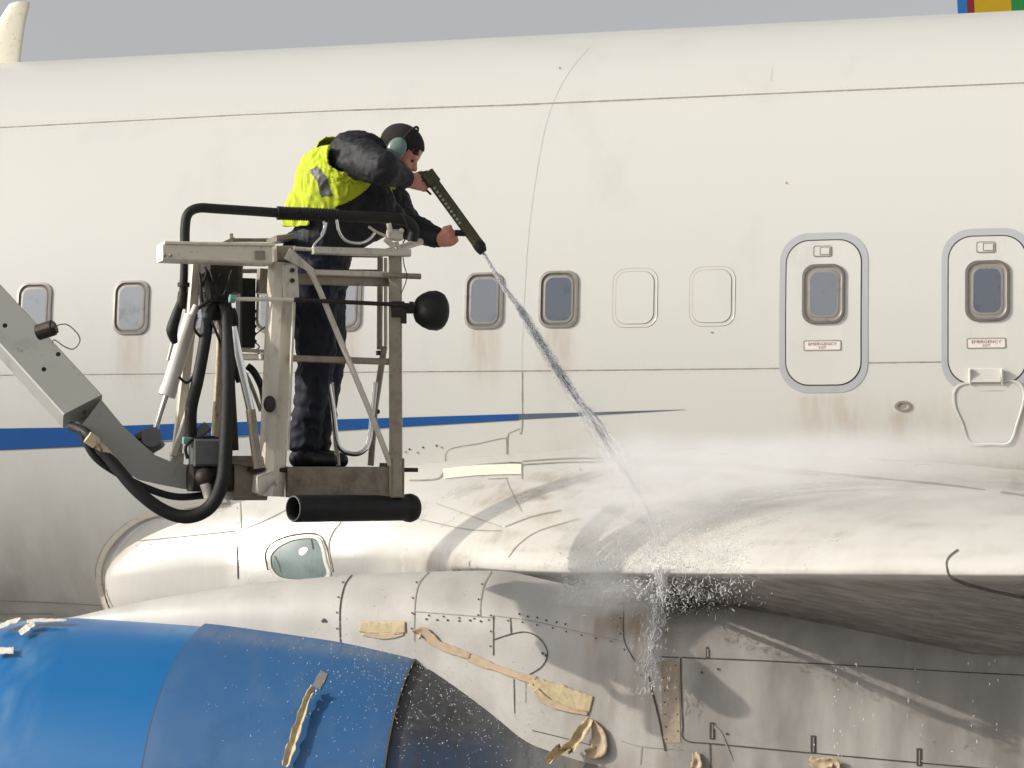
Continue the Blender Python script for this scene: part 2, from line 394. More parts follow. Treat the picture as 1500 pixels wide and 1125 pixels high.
dots(fus, along([(600, 658), (645, 652)], 20), 1.6, HB, mi=2); dots(fus, [(594, 662), (612, 663), (647, 655), (1152, 268), (1043, 487), (820, 100)], 1.6, HB, mi=1)
dots(fus, along([(0, 549), (600, 544)], 37, .3, 3), .5, HB, mi=1)
ribbon(fus, [(-700, 675), (-80, 648), (0, 643), (110, 640), (260, 632), (592, 618), (760, 610.5)], [46, 34, 31, 28, 23, 13, 8.5], HB, .003, mi=3, smooth=False)
ribbon(fus, [(760, 610.5), (860, 606.5), (1004, 600)], [8.5, 5, .4], HB, .003, mi=4, smooth=False)
ribbon(fus, [(-700, 698), (-80, 664.5), (0, 659), (110, 654.5), (592, 625), (760, 615)], 1.0, HB, .004, mi=2, smooth=False)
for pts in ([(764, 545), (768, 440), (777, 320), (796, 200), (815, 140), (838, 100), (865, 68)],): ribbon(fus, pts, .4, HB, .0015, mi=5, wob=.5)
rv = []
for ln in ([(0, 192), (500, 166.5), (1500, 126)], [(0, 183), (500, 157.5), (1500, 117)], [(0, 554), (600, 549), (1146, 544)], [(0, 545), (600, 540), (1146, 535)], [(1268, 536), (1388, 534.5)]):
    rv += along(ln, 9)
rv += along([(760, 560), (760, 620)], 9)+along([(770, 560), (770, 600)], 9)
dots(fus, rv, .55, HB, .0015, mi=5, n=6)
# small oval vent
ov = [(1323+13*math.cos(a/12*math.pi), 595+8*math.sin(a/12*math.pi)) for a in range(24)]
patch(fus, ov, HB, [(1, .001), (.95, .008), (.6, .008), (.45, .002)], [6, 6, 1, 1])
put('fuselage', fus, [M_hull, M_seam, M_seamd, M_stripe, M_stripe2, M_band, M_rim], plane, {'stain': stain_fn, 'soil': grime_fn})

def hull_rings(m, x0, z0, specs, mis, capoff=None):
    rows = []
    for (hw, hh, r, off, *sh) in specs:
        dx, dz = sh if sh else (0, 0)
        row = [hp(x0+dx+u, z0+dz+v, off) for u, v in rr(hw, hh, r)]; row.append(row[0]); rows.append(row)
    for i in range(len(rows)-1): m.grid(rows[i:i+2], mis[i], True, flip=True)
    last = rows[-1][:-1]; n = len(last); c = hp(x0+(specs[-1][4] if len(specs[-1]) > 4 else 0), z0, specs[-1][3])
    # fan of two rings keeps the cap on the curved skin
    mid = [hp(x0+u*.5, z0+v*.5, specs[-1][3]) for u, v in rr(*specs[-1][:3])]
    m.add(last+mid, [[k, (k+1) % n, n+(k+1) % n, n+k] for k in range(n)], mis[-1], True)
    m.add(mid+[c], [[k, (k+1) % n, n] for k in range(n)], mis[-1], True)
ZW = E+1.056
def xat(px, z=ZW):
    y, _ = hullYN(z); return P(px, 0, y).x
proto = {}
for px, kind in WINS:
    if kind in proto:
        src = proto[kind]; r = src.copy(); COL.objects.link(r); r.location = src.location+Vector((xat(px)-src['x0'], 0, 0)); r['x0'] = xat(px)
        for ch in src.children: c = ch.copy(); COL.objects.link(c); c.parent = r
        continue
    m = MB(); x0 = xat(px)
    hull_rings(m, x0, ZW, [(.134, .190, .075, .001), (.132, .188, .074, .010), (.118, .174, .07, .012), (.110, .166, .066, .004), (.098, .152, .058, .003)], [0, 0, 1, 1, 1])
    o = put('window', m, [M_rim, M_rimd], plane); o['x0'] = x0; proto[kind] = o
    m = MB(); hull_rings(m, x0, ZW, [(.102, .158, .06, .0035), (.100, .156, .059, .006), (.088, .143, .052, .007)], [0, 0, 1])
    put('pane', m, [M_rim, (M_pane, M_paneL, M_paneD)[kind]], o)
for o in list(bpy.data.objects):
    if o.name.startswith('window') and 'x0' in o: del o['x0']
M_outl = mat('thin_plug_outline', srgb(172, 168, 159), .6, var=.1)
plug = None
for px in (930, 1043):
    x0 = xat(px)
    if plug is None:
        m = MB(); hull_rings(m, x0, ZW, [(.150, .195, .085, .0015), (.1475, .1925, .083, .0035), (.145, .190, .082, .002), (.129, .175, .072, .002), (.126, .172, .071, .0015), (.124, .170, .07, .006)], [1, 0, 0, 1, 1, 0])
        plug = put('window_plug', m, [M_hull, M_outl], plane); plug['xx'] = x0
    else:
        o = plug.copy(); COL.objects.link(o); o.location = plug.location+Vector((x0-plug['xx'], 0, 0)); del o['xx']
del plug['xx']
# over-wing exits
def text_mesh(m, body, x0, z0, size, mi, off, sx=1):
    cu = bpy.data.curves.new('lettering', 'FONT'); cu.body = body; cu.size = size; cu.align_x = 'CENTER'; cu.align_y = 'CENTER'; cu.resolution_u = 2
    t = bpy.data.objects.new('lettering', cu); COL.objects.link(t)
    dg = bpy.context.evaluated_depsgraph_get(); me = t.evaluated_get(dg).to_mesh()
    vs = [hp(x0+v.co.x*sx, z0+v.co.y, off) for v in me.vertices]; fs = [list(p.vertices) for p in me.polygons]
    m.add(vs, fs, mi, False); t.evaluated_get(dg).to_mesh_clear(); bpy.data.objects.remove(t)
def exit_door(px, pane):
    x0 = xat(px, E+.94); z0 = E+.94
    m = MB(); hull_rings(m, x0, z0, [(.282, .515, .185, .0015), (.281, .514, .184, .003), (.243, .470, .15, .003), (.238, .464, .146, .002), (.235, .461, .145, .007)], [1, 1, 2, 2, 0])
    d = put('emergency_exit', m, [M_door, M_band, M_seamd], plane)
    m = MB(); zz = ZW; hull_rings(m, x0, zz, [(.136, .192, .078, .007), (.134, .190, .077, .020), (.120, .176, .071, .021), (.112, .168, .067, .010), (.1, .154, .058, .010), (.098, .152, .056, .013), (.084, .138, .05, .014)], [0, 0, 1, 1, 2, 2, 3])
    put('exit_window', m, [M_rimd, M_rim, M_rim, pane], d)
    m = MB(); hull_rings(m, x0-.01, E+1.333, [(.057, .036, .012, .007), (.056, .035, .012, .011), (.050, .029, .01, .009)], [0, 0, 1])
    hull_rings(m, x0+.005, E+1.333, [(.032, .025, .006, .009), (.031, .024, .006, .014), (.027, .020, .004, .011)], [0, 0, 1])
    put('handle_flap', m, [M_seam, M_door], d)
    m = MB(); zs = E+.727; hull_rings(m, x0-.005, zs, [(.121, .034, .010, .0075), (.120, .033, .010, .009), (.114, .027, .008, .0095), (.112, .026, .008, .0085)], [0, 0, 0, 1])
    text_mesh(m, 'EMERGENCY', x0-.005, zs+.009, .027, 2, .0105, 1.18); text_mesh(m, 'EXIT', x0-.005, zs-.014, .021, 2, .0105, 1.1)
    put('exit_sign', m, [M_seam, M_sign, M_text], d)
    return x0
exit_door(1206, M_pane); x2 = exit_door(1446, M_paneD)
# step fixture below the second exit: trapezoid rim and top clips
m = MB()
tz = [(1395, 575), (1405, 562), (1440, 556), (1485, 556), (1500, 566), (1502, 585), (1492, 620), (1480, 650), (1452, 652), (1420, 650), (1408, 620), (1397, 595)]
oz = [(v.x, v.y) for v in smooth_path([(a, b, 0) for a, b in tz+[tz[0]]], 5)][:-1]
patch(m, oz, HB, [(1.0, .001), (.985, .011), (.94, .011), (.92, .005), (.88, .004)], [1, 2, 2, 1, 0], 1448, 604)
put('slide_fairing', m, [M_hull, M_wing, M_hull], plane)
m = MB()
for px in (1421, 1468): 
    a = proj(px, 562, HB, .005); b = proj(px, 540, HB, .035); c = proj(px+2, 540, HB, .003)
    beam(m, a, b, .012, .03); 
a = proj(1423, 550, HB, .012); b = proj(1466, 550, HB, .012); beam(m, a, b, .02, .085)
put_split('fairing_clip', m, M_door, plane)
# blade antenna on the crown
m = MB(); rows = []
for px0, px1, py in ((-26, 30, 84), (-19, 33, 62), (-6, 37, 36), (8, 42, 14), (14, 44, 6), (24, 44, 3)):
    a = P(px0, py, YC); b = P(px1, py, YC); a.z -= 0; row = []
    for k in range(17):
        t = 2*math.pi*k/16; u = .5-.5*math.cos(t)
        row.append(a+(b-a)*u+Vector((0, .035*math.sin(t)*(1-u*.5), 0)))
    rows.append(row)
base = [Vector(p)-Vector((0, 0, .14)) for p in rows[0]]
m.grid([base]+rows, 0, True); m.add(rows[-1][:16], [list(range(16))], 0, False)
rib0 = [Vector(p)+Vector((0, 0, -.004)) for p in rows[0]]
put('blade_antenna', m, M_pale, plane)
# tail fin and stabiliser of this aircraft, far aft and out of the picture
m = MB()
def foil(m, secs, axis):
    rows = []
    for (lx, oy, oz, ch, th) in secs:
        row = []
        for k in range(25):
            t = 2*math.pi*k/24; u = .5-.5*math.cos(t); yy = th*math.sin(t)*(1-u*.7)
            row.append((lx+ch*u, oy+(yy if axis == 'z' else 0), oz+(yy if axis == 'y' else 0)))
        rows.append(row)
    m.grid(rows, 0, True); m.add(rows[-1][:24], [list(range(24))], 0, False); m.add(rows[0][:24], [list(range(24))], 0, False)
foil(m, [(11.5+2, YC, ZC+1.4, 6.0, .22), (17.5+2, YC, ZC+8, 2.4, .1)], 'z'); put('tail_fin', m, M_stripe, plane)
# ------------------------------------------------------------------ wing with its root glove
LE = [(14.3, P(138, 0, 13.5).x), (13.47, P(146, 0, 13.47).x), (13.40, P(172, 0, 13.40).x), (13.31, P(250, 0, 13.31).x), (13.16, P(350, 0, 13.16).x), (12.92, P(445, 0, 12.92).x), (12.45, P(535, 0, 12.45).x), (11.8, P(632, 0, 11.8).x), (11.05, P(735, 0, 11.05).x), (10.2, P(850, 0, 10.2).x), (6.1, P(1500, 0, 6.1).x), (.6, P(1500, 0, 6.1).x+2.95)][::-1]
ZL = [(14.3, P(150, 850, 13.5).z), (13.47, P(150, 850, 13.47).z), (13.31, P(250, 838, 13.31).z), (13.16, P(350, 828, 13.16).z), (12.92, P(445, 819, 12.92).z), (12.45, P(535, 818, 12.45).z), (11.8, P(632, 824, 11.8).z), (11.05, P(735, 834, 11.05).z), (10.2, P(850, 838, 10.2).z), (6.1, P(1500, 841, 6.1).z), (.6, P(1500, 841, 6.1).z+.36)][::-1]
HU = [(.6, .07), (6.1, .24), (10.2, .42), (11, .50), (12, .62), (12.8, .73), (13.45, .80), (14.3, .80)]
HL = [(.6, .06), (6.1, .24), (9.7, .34), (11, .5), (12, .75), (13.45, 1.1), (14.3, 1.2)]
TE = [(.6, P(1500, 0, 6.1).x+4.4), (8.5, 2.9), (14.3, 2.1)]
def sm_interp(y, tab, r=.14): return sum(interp(y+d, tab) for d in (-r, -r/2, 0, r/2, r))/5
def wing_row(y):
    lx, lz, hu, hl, te = sm_interp(y, LE, .10), sm_interp(y, ZL), sm_interp(y, HU), sm_interp(y, HL), interp(y, TE)
    L = te-lx; up = []; lo = []
    blunt = sstep(11.2, 12.4, y)
    ts = [0, .0006, .0015, .003, .005, .008, .012, .017, .023, .03, .038, .047, .057, .07]+[.07+.93*i/70 for i in range(1, 71)]
    for t in ts:
        c = t*L
        gu = (1-(1-min(t/.3, 1))**2)**.6 if t < .3 else 1-.63*((t-.3)/.7)**1.8
        nose = .05+.03*blunt
        zu = hu*gu
        cl = 1.7-.9*blunt; u = min(c/cl, 1)
        glA = 1-(1-u)**1.02; glB = math.sqrt(1-(1-u)**2)
        gl = glA*(1-blunt)+glB*blunt
        zl = -hl*gl-.012*(1-blunt)*math.sqrt(1-(1-min(c/.07, 1))**2)
        if t > .5: s = ((t-.5)/.5)**1.5; zl = zl*(1-s)+(hu*.37-.01)*s
        up.append((lx+c, y, lz+zu)); lo.append((lx+c, y, lz+zl))
    return lo[::-1]+up[1:]
ys = [.6+.1*i for i in range(95)]+[10.1+.035*i for i in range(0, 121)]
wing = MB(); wr = [wing_row(y) for y in ys]
wing.grid(wr, 0, True, flip=False); nw = len(wr[0]); wing.add(wr[0], [list(range(nw))], 0, False)
WB = BVHTree.FromPolygons([Vector(p) for p in wing.v], wing.f)
def w_stain(v):
    px, py = W2P(v)
    if v[1] < 5: return .2
    s = 1.1*math.exp(-((py-722)/20)**2)*sstep(640, 760, px)*(1-sstep(1050, 1200, px))*(.35+1.6*noise.noise(Vector((px/40, py/6, 2))))
    s += .5*sstep(700, 760, py)*(1-sstep(800, 826, py))*sstep(560, 700, px)*max(0, noise.noise(Vector((px/60+py/30, py/9, 4))))*1.6
    s += .6*math.exp(-((py-700)/7)**2)*sstep(755, 800, px)
    s += .25*sstep(690, 900, py)*(.5+noise.noise(Vector((px/70, py/30, 5))))
    s += .5*sstep(790, 822, py)*(1-sstep(650, 720, px))*sstep(560, 600, px)
    return max(0, min(1, s))
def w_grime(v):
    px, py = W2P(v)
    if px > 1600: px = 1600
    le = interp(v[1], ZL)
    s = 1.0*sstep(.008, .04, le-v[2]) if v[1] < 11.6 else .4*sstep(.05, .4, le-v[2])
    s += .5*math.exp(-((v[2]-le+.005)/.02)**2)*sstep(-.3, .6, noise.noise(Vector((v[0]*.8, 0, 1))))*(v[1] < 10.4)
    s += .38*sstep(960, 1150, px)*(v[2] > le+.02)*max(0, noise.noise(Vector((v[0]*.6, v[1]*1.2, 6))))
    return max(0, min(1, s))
def w_bare(v):
    px, py = W2P(v)
    if v[1] < 11: return 0
    return .9*sstep(346, 352, px)*(1-sstep(505, 640, px))*sstep(755, 775, py)
for pts, wd, mi in (
    ([(338, 741), (258, 757), (207, 772), (168, 806), (154, 838), (157, 870), (168, 895)], 1.6, 1),
    ([(178, 795), (260, 787), (345, 778)], 1.5, 1), ([(352, 735), (354, 775)], 1.4, 1), ([(348, 800), (349, 848)], 1.6, 2),
    ([(350, 778), (390, 762), (425, 744)], 1.2, 1),
    ([(393, 835), (389, 812), (400, 795), (430, 784), (465, 783), (478, 800), (488, 838)], 2.0, 2),
    ([(488, 835), (482, 800), (488, 780), (500, 765)], 1.4, 1),
    ([(688, 822), (688, 836)], 1.4, 1), ([(741, 700), (750, 722), (765, 750)], 1.2, 1), ([(715, 702), (744, 701)], 1.1, 1),
    ([(640, 738), (700, 760), (735, 772)], .9, 1), ([(740, 772), (780, 757), (822, 748)], 1.2, 1),
    ([(745, 817), (760, 798), (790, 778), (850, 760)], 1.1, 1), ([(600, 757), (680, 775), (735, 778)], 1.0, 1),
    ([(600, 704), (640, 702), (655, 690), (700, 682), (744, 678)], 2.0, 1),
    ([(765, 676), (830, 672), (900, 672), (1000, 676), (1100, 683), (1250, 697), (1400, 712), (1560, 735)], 1.4, 1),
    ([(765, 681), (850, 677), (950, 679), (1080, 686), (1200, 696)], 1.6, 1),
    ([(745, 678), (765, 679)], 1.6, 2), ([(765, 679), (765, 702)], 1.6, 1),
    ([(1404, 806), (1390, 818), (1388, 832), (1398, 848), (1440, 862), (1500, 875), (1540, 880)], 1.9, 2),
    ):
    ribbon(wing, pts, wd, WB, .004, mi, wob=.35)
dots(wing, along([(200, 797), (345, 781)], 20, 1, 3)+along([(168, 806), (154, 838), (157, 870)], 19, 1, 4)+along([(338, 741), (258, 757), (207, 772)], 25, 1, 4)+along([(352, 745), (352, 845)], 21, 1, 4), 1.2, WB, mi=1)
dots(wing, [(850, 688), (935, 690), (985, 700), (1050, 705), (700, 693), (670, 695)], 1.8, WB, .005, 1)
ribbon(wing, [(650, 695), (700, 690), (764, 688)], 15, WB, .006, 5)
M_ridge = mat('pale_sealant_ridge', srgb(200, 192, 178), .5, var=.15, scale=20)
M_soot = mat('brown_oil_streak', srgb(128, 108, 86), .6, var=.3, scale=12)
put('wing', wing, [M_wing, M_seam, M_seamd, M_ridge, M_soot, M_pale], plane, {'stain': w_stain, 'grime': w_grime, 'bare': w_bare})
m = MB()
class _T:
    def ray_cast(s, o, d):
        a = WB.ray_cast(o, d); b = HB.ray_cast(o, d)
        return a if a[0] is not None and (b[0] is None or a[3] < b[3]) else b
TB = _T()
rim = [(334, 733), (290, 739), (248, 748), (198, 764), (160, 799), (146, 835), (149, 868), (160, 900)]
for dx_, wd_, mi_, of_ in ((-5, 1.8, 1, .004), (-1, 8, 0, .007), (4.5, 1.4, 1, .010)):
    ribbon(m, [(x+dx_, y+dx_*.4) for x, y in rim], wd_, TB, of_, mi_, wob=.25)
put('fairing_seal', m, [M_ridge, M_seam], plane)
# landing light
m = MB(); t_ = [(397, 832), (396, 815), (408, 801), (432, 790), (462, 788), (472, 800), (477, 822), (480, 845), (440, 850), (410, 846)]
ol = [(v.x, v.y) for v in smooth_path([(a, b, 0) for a, b in t_+[t_[0]]], 5)][:-1]
patch(m, ol, WB, [(1.08, .003), (1.06, .009), (.95, .010), (.92, .006), (.90, .006)], [0, 0, 1, 2, 2], 440, 822)
ribbon(m, [(457, 789), (460, 805)], 1.4, WB, .009, 1); ribbon(m, [(404, 815), (410, 826), (413, 838)], 1.6, WB, .009, 1)
put('landing_light', m, [M_wing, M_seamd, M_glass], plane)

# ------------------------------------------------------------------ pylon with aft cowl wall
YN = 10.2
PT = [(98, 906), (200, 882), (300, 865), (400, 852), (500, 843), (600, 838), (700, 836), (740, 837), (790, 849), (850, 863), (900, 870), (1000, 872), (1900, 872)]
PW = [(98, .02), (200, .10), (300, .17), (400, .22), (500, .27), (600, .32), (730, .40), (800, .45), (900, .48), (1000, .50), (1900, .5)]
pyl = MB(); rows = []
def pyl_row(px):
    x = P(px, 0, YN).x; zt = P(px, sm_interp(px, PT, 15), YN).z; wdt = sm_interp(px, PW, 20)
    h = .30*min(1, .2+wdt/.4); sec = []
    fl = .06*sstep(650, 950, px)
    for k in range(15):
        a = math.pi/2*k/14; sec.append((wdt*math.sin(a)**.85, zt-h*(1-math.cos(a)**.9)))
    zb = E-2.4
    for k in range(1, 20):
        t = k/19; z = (zt-h)*(1-t)+zb*t; sec.append((wdt+fl*math.sin(t*math.pi*.5), z))
    near = [(x, YN-a, z) for a, z in sec][::-1]; far = [(x, YN+a, z) for a, z in sec][1:]
    return near+far
for px in list(range(98, 1500, 10))+[1500, 1600, 1700, 1800, 1900]: rows.append(pyl_row(px))
pyl.grid(rows, 0, True, flip=False); npy = len(rows[0])
pyl.add(rows[-1], [list(range(npy))], 0, False)
PB = BVHTree.FromPolygons([Vector(p) for p in pyl.v], pyl.f)
for pts, wd, mi, rv in (
    ([(520, 838), (506, 856), (499, 885), (498, 915), (499, 944)], 1.8, 2, 1),
    ([(628, 838), (614, 856), (608, 885), (607, 940)], 1.3, 1, 1), ([(720, 838), (709, 858), (704, 885), (704, 903)], 1.3, 1, 1),
    ([(607, 896), (660, 900), (723, 905)], 1.3, 1, 1), ([(723, 902), (723, 960)], 1.4, 2, 1), ([(723, 902), (780, 910), (850, 926), (915, 940)], 1.2, 1, 1),
    ([(914, 884), (913, 925), (917, 945), (930, 968)], 1.6, 2, 1), ([(724, 937), (745, 930), (770, 926), (790, 935), (802, 955), (795, 975), (776, 988)], 1.6, 2, 0),
    ([(748, 905), (749, 928)], 1.6, 2, 0), ([(770, 995), (770, 1030)], .8, 1, 0), ([(753, 995), (754, 1045)], 1.3, 2, 0),
    ([(928, 970), (960, 972), (1000, 962)], 1.3, 1, 0), ([(945, 970), (955, 1010), (965, 1050), (975, 1100)], 3.0, 2, 0),
    ([(966, 962), (1100, 967), (1250, 975), (1400, 984), (1560, 992)], 1.7, 2, 0), ([(997, 964), (998, 1010), (1000, 1060), (1004, 1084), (1050, 1090), (1200, 1104), (1400, 1122), (1560, 1136)], 1.8, 2, 0),
    ([(1040, 1090), (1041, 1140)], 1.5, 2, 0), ([(910, 1085), (940, 1094), (1000, 1098)], 1.2, 1, 0), ([(940, 1095), (938, 1120)], 1.2, 1, 0),
    ([(780, 1070), (830, 1082), (890, 1098)], 1.2, 2, 0)):
    ribbon(pyl, pts, wd, PB, .003, mi, wob=.3)
    if rv: dots(pyl, along(pts, 22, .8, 4), 1.4, PB, .004, 2)
dots(pyl, along([(625, 908), (720, 910)], 16, 1)+along([(760, 900), (830, 915)], 14, 1), 1.6, PB, .004, 2)
dots(pyl, [(475, 908), (473, 910), (477, 910)], 2.2, PB, .004, 2)
# recessed latches and slots on the cowl wall
for x_, y0, y1 in ((1035, 948, 964), (1190, 1077, 1103), (1345, 1096, 1122), (1042, 1058, 1083)):
    ribbon(pyl, [(x_-2, y0), (x_+1, y0), (x_+2, (y0+y1)/2), (x_+1, y1)][1::2], 7 if x_ > 1036 else 4, PB, .004, 2, smooth=False)
    ribbon(pyl, [(x_+2, y0+3), (x_+2, y1-2)], 2, PB, .006, 3, smooth=False)
ribbon(pyl, [(1045, 1063), (1058, 1078), (1073, 1114)], [5, 3, 1.2], PB, .004, 1)
dots(pyl, [(1028, 985), (1065, 1075), (1052, 980), (940, 989), (795, 957), (800, 960)], 2, PB, .004, 2)
ribbon(pyl, [(981, 968), (984, 1088)], 26, PB, .0025, 4, smooth=False)
dots(pyl, along([(972, 975), (976, 1090)], 18, 1)+along([(990, 975), (994, 1085)], 24, 1), 1.2, PB, .004, 2)
def p_stain(v):
    px, py = W2P(v)
    if px > 1520 or py > 1180: return .1
    s = .5*sstep(780, 900, px)*(1-sstep(960, 1040, px))*(.4+noise.noise(Vector((px/20, py/70, 2))))
    s += .55*math.exp(-(((px-905)/45)**2+((py-920)/22)**2))+.35*sstep(850, 905, py)*(1-sstep(560, 800, px))*0
    return max(0, min(1, s+.06))
def p_grime(v):
    px, py = W2P(v)
    if px > 1560: return .15
    return max(0, min(1, .18+.25*sstep(600, 1000, px)*sstep(880, 960, py)+.12*sstep(960, 1020, px)+.05*sstep(740, 900, px)+.15*noise.noise(Vector((px/40, py/60, 9)))))
M_strip = mat('tan_sealant_strip', srgb(166, 150, 132), .6, var=.2, scale=12)
put('engine_pylon', pyl, [M_pylon, M_seam, M_seamd, M_rim, M_strip], plane, {'stain': p_stain, 'soil': p_grime})
# ------------------------------------------------------------------ nacelle
ZN = E-1.88
BD = [(0, 912), (100, 905), (315, 918), (500, 944), (620, 971), (700, 1025), (770, 1077), (830, 1097), (920, 1115), (1100, 1128), (1300, 1136)]
RT = []
for px, py in BD:
    wdt = interp(px, PW) if px > 98 else 0; p = P(px, py, YN-wdt); RT.append((p.x, math.hypot(wdt, p.z-ZN)))
RT = [(P(-330, 0, YN).x, .86), (P(-250, 0, YN).x, .93), (P(-120, 0, YN).x, .965)]+RT
def nac_r(x): return sm_interp(x, RT, .06)
XS1 = P(322, 0, YN).x; XS2 = P(636, 0, YN).x; XS3 = P(1500, 0, YN).x
def nacelle(m, x0, x1, dr, step=.04, mi=0, extra=None):
    rows = []; x = x0; k = max(2, int((x1-x0)/step))
    for i in range(k+1):
        x = x0+(x1-x0)*i/k; r = nac_r(x)+dr
        rows.append([(x, YN-r*math.sin(a), ZN+r*math.cos(a)) for a in [2*math.pi*j/160 for j in range(161)]])
    if extra: rows = extra(rows)
    m.grid(rows, mi, True, flip=True); return rows
def lip(rows):
    x0 = rows[0][0][0]; r0 = nac_r(x0); pre = []
    for k in range(9):
        a = math.pi*(1-k/9.); rr_ = r0-.09+.09*math.cos(a); xx = x0-.12*math.sin(a)
        pre.append([(xx, YN-rr_*math.sin(t), ZN+rr_*math.cos(t)) for t in [2*math.pi*j/160 for j in range(161)]])
    r1 = r0-.22; pre = [[(x0+.8, YN-r1*math.sin(t), ZN+r1*math.cos(t)) for t in [2*math.pi*j/160 for j in range(161)]]]+pre
    return pre+rows
def i_stain(v):
    px, py = W2P(v)
    if px > 400: return 0
    s = .9*math.exp(-((py-908-(60-px)*.1)/7)**2)*(1-sstep(60, 130, px))+.35*math.exp(-((py-925)/10)**2)*sstep(150, 310, px)
    s += .5*(1-sstep(20, 110, px-(py-960)*-.2))*max(0, noise.noise(Vector((px/18, py/55, 1)))+.15)
    return max(0, min(1, s))
def f_stain(v):
    px, py = W2P(v)
    s = .55*math.exp(-((py-930-(px-320)*.12)/9)**2)+.25*sstep(400, 650, px)*(1-sstep(930, 1050, py))
    s += .3*max(0, noise.noise(Vector((px/30, py/40, 1))))
    return max(0, min(1, s))
def f_grime(v):
    px, py = W2P(v); return sstep(520, 660, px+(py-960)*.3)*.25
eng = thing('__', (0, 0, 0), '', '') if 0 else None
m = MB(); nacelle(m, P(-330, 0, YN).x, XS1, 0, .05, extra=lip); inl = put('inlet_cowl', m, M_blue, plane, {'stain': i_stain})
m = MB(); rows = nacelle(m, XS1-.01, XS2, .016, .04)
m.grid([[(p[0], YN+(p[1]-YN)*.975, ZN+(p[2]-ZN)*.975) for p in rows[0]], rows[0]], 1, True)
for xa in (XS1-.022, XS2-.006):
    nr_ = nac_r(xa)+(.003 if xa < XS1 else .019)
    m.grid([[(xa+dx, YN-nr_*math.sin(a), ZN+nr_*math.cos(a)) for a in [2*math.pi*j/160 for j in range(161)]] for dx in (0, .010)], 1, True, flip=True)
NB = BVHTree.FromPolygons([Vector(p) for p in m.v], m.f)
ribbon(m, [(475, 985), (463, 1008)], 14, NB, .003, 2, smooth=False, wob=.3)
put('fan_cowl', m, [M_blue2, M_seamd, M_greyc], plane, {'stain': f_stain, 'grime': f_grime})
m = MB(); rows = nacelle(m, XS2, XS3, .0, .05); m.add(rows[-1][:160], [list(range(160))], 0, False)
put('reverser_cowl', m, [M_dark], plane, {'stain': lambda v: .75*sstep(790, 860, W2P(v)[0]), 'pale_rear': lambda v: .9*sstep(600, 760, W2P(v)[0]-(W2P(v)[1]-1000)*.2), 'bluish': lambda v: .9*sstep(1060, 1110, W2P(v)[1])*(1-sstep(700, 760, W2P(v)[0]))})
m = MB(); x0 = P(-330, 0, YN).x+.6
rows = [[(x0+(.25*(1-rf) if rf < .3 else .1)*0+(-.3*(1-rf/.3) if rf < .3 else 0), YN-rf*.7*math.sin(t), ZN+rf*.7*math.cos(t)) for t in [2*math.pi*j/48 for j in range(49)]] for rf in (0.001, .1, .2, .3, .32, 1)]
m.grid(rows, 0, True); put('engine_fan', m, M_gbox, plane)
AB = BVHTree.FromPolygons(*(lambda ms: ([Vector(p) for mm in ms for p in mm[0]], [[i+sum(len(q[0]) for q in ms[:k]) for i in f] for k, mm in enumerate(ms) for f in mm[1]]))([(wing.v, wing.f), (pyl.v, pyl.f)]))
m1 = MB(); nacelle(m1, P(-330, 0, YN).x, XS3, .016, .05)
NB = BVHTree.FromPolygons([Vector(p) for p in m1.v], m1.f)
def surf(px, py, off=.004):
    """nearest of pylon, wing, nacelle, hull along the sight line"""
    best = None
    for b in (NB, PB, WB, HB):
        q = proj(px, py, b, off)
        if q is not None and (best is None or (q-CAMP).length < (best-CAMP).length): best = q
    return best
class _S:      # combined surface usable by ribbon()
    def ray_cast(s, o, d):
        best = (None, None, None, None)
        for b in (NB, PB, WB, HB):
            r = b.ray_cast(o, d)
            if r[0] is not None and (best[0] is None or r[3] < best[3]): best = r
        return best
SB = _S()
# ------------------------------------------------------------------ tape strips on the engine
def tape(path, wd, label, mt, lifts=None, wob=.5, seed=1, sf=None):
    sf = sf or SB
    m = MB(); pp = smooth_path([(a, b, wd[i] if isinstance(wd, list) else wd) for i, (a, b) in enumerate(path)], 8); rows = []
    for i, p in enumerate(pp):
        a, b = pp[max(i-1, 0)], pp[min(i+1, len(pp)-1)]; L = math.hypot(b.x-a.x, b.y-a.y) or 1
        nx, ny = -(b.y-a.y)/L, (b.x-a.x)/L; t = i/(len(pp)-1); lf = interp(t, lifts) if lifts else 0; row = []
        hw = p.z/2*(1+wob*.6*noise.noise(Vector((i*.35, seed, 0)))+.22*noise.noise(Vector((i*1.3, seed, 4))))
        for k in range(7):
            s = (k-3)/3
            o = .0025+lf*.5*(1+.6*noise.noise(Vector((i*.3, k*.5, seed))))+.0022*(1+noise.noise(Vector((i*.5, k*.9, seed+9))))+lf*.5*abs(s)
            q = proj(p.x+nx*hw*s, p.y+ny*hw*s, sf, o)
            row.append(q if q is not None else rows[-1][k])
        rows.append(row)
    m.grid(rows, 0, True); o = put('tape_strip', m, mt)
    sm = o.modifiers.new('thickness', 'SOLIDIFY'); sm.thickness = .001
    return tag(o, label, 'tape', 'peeling tape strips on the engine')
tape([(527, 918), (555, 920), (595, 919)], [15, 19, 18], 'short flat yellow tape patch on the white pylon, leftmost there', M_tape, wob=.25, seed=2)
tape([(530, 929), (565, 932), (592, 929)], [3, 9, 3], 'small torn brown flap under the flat yellow tape patch', M_tapeb, wob=.4, seed=12)
tape([(613, 930), (622, 926), (645, 945), (690, 962)], [16, 14, 13, 9], 'tan curled tape end at the upper left of the long diagonal line', M_tapeb, [(0, .03), (.3, .012), (1, 0)], seed=3)
tape([(662, 950), (700, 968), (745, 985), (785, 998)], [9, 13, 10, 14], 'thin torn tape middle piece of the long diagonal line', M_tapeb, seed=4)
tape([(778, 998), (800, 1010), (835, 1024), (867, 1032)], [14, 26, 30, 24], 'wide yellow tape patch at the lower right of the diagonal line', M_tape, wob=.35, seed=5)
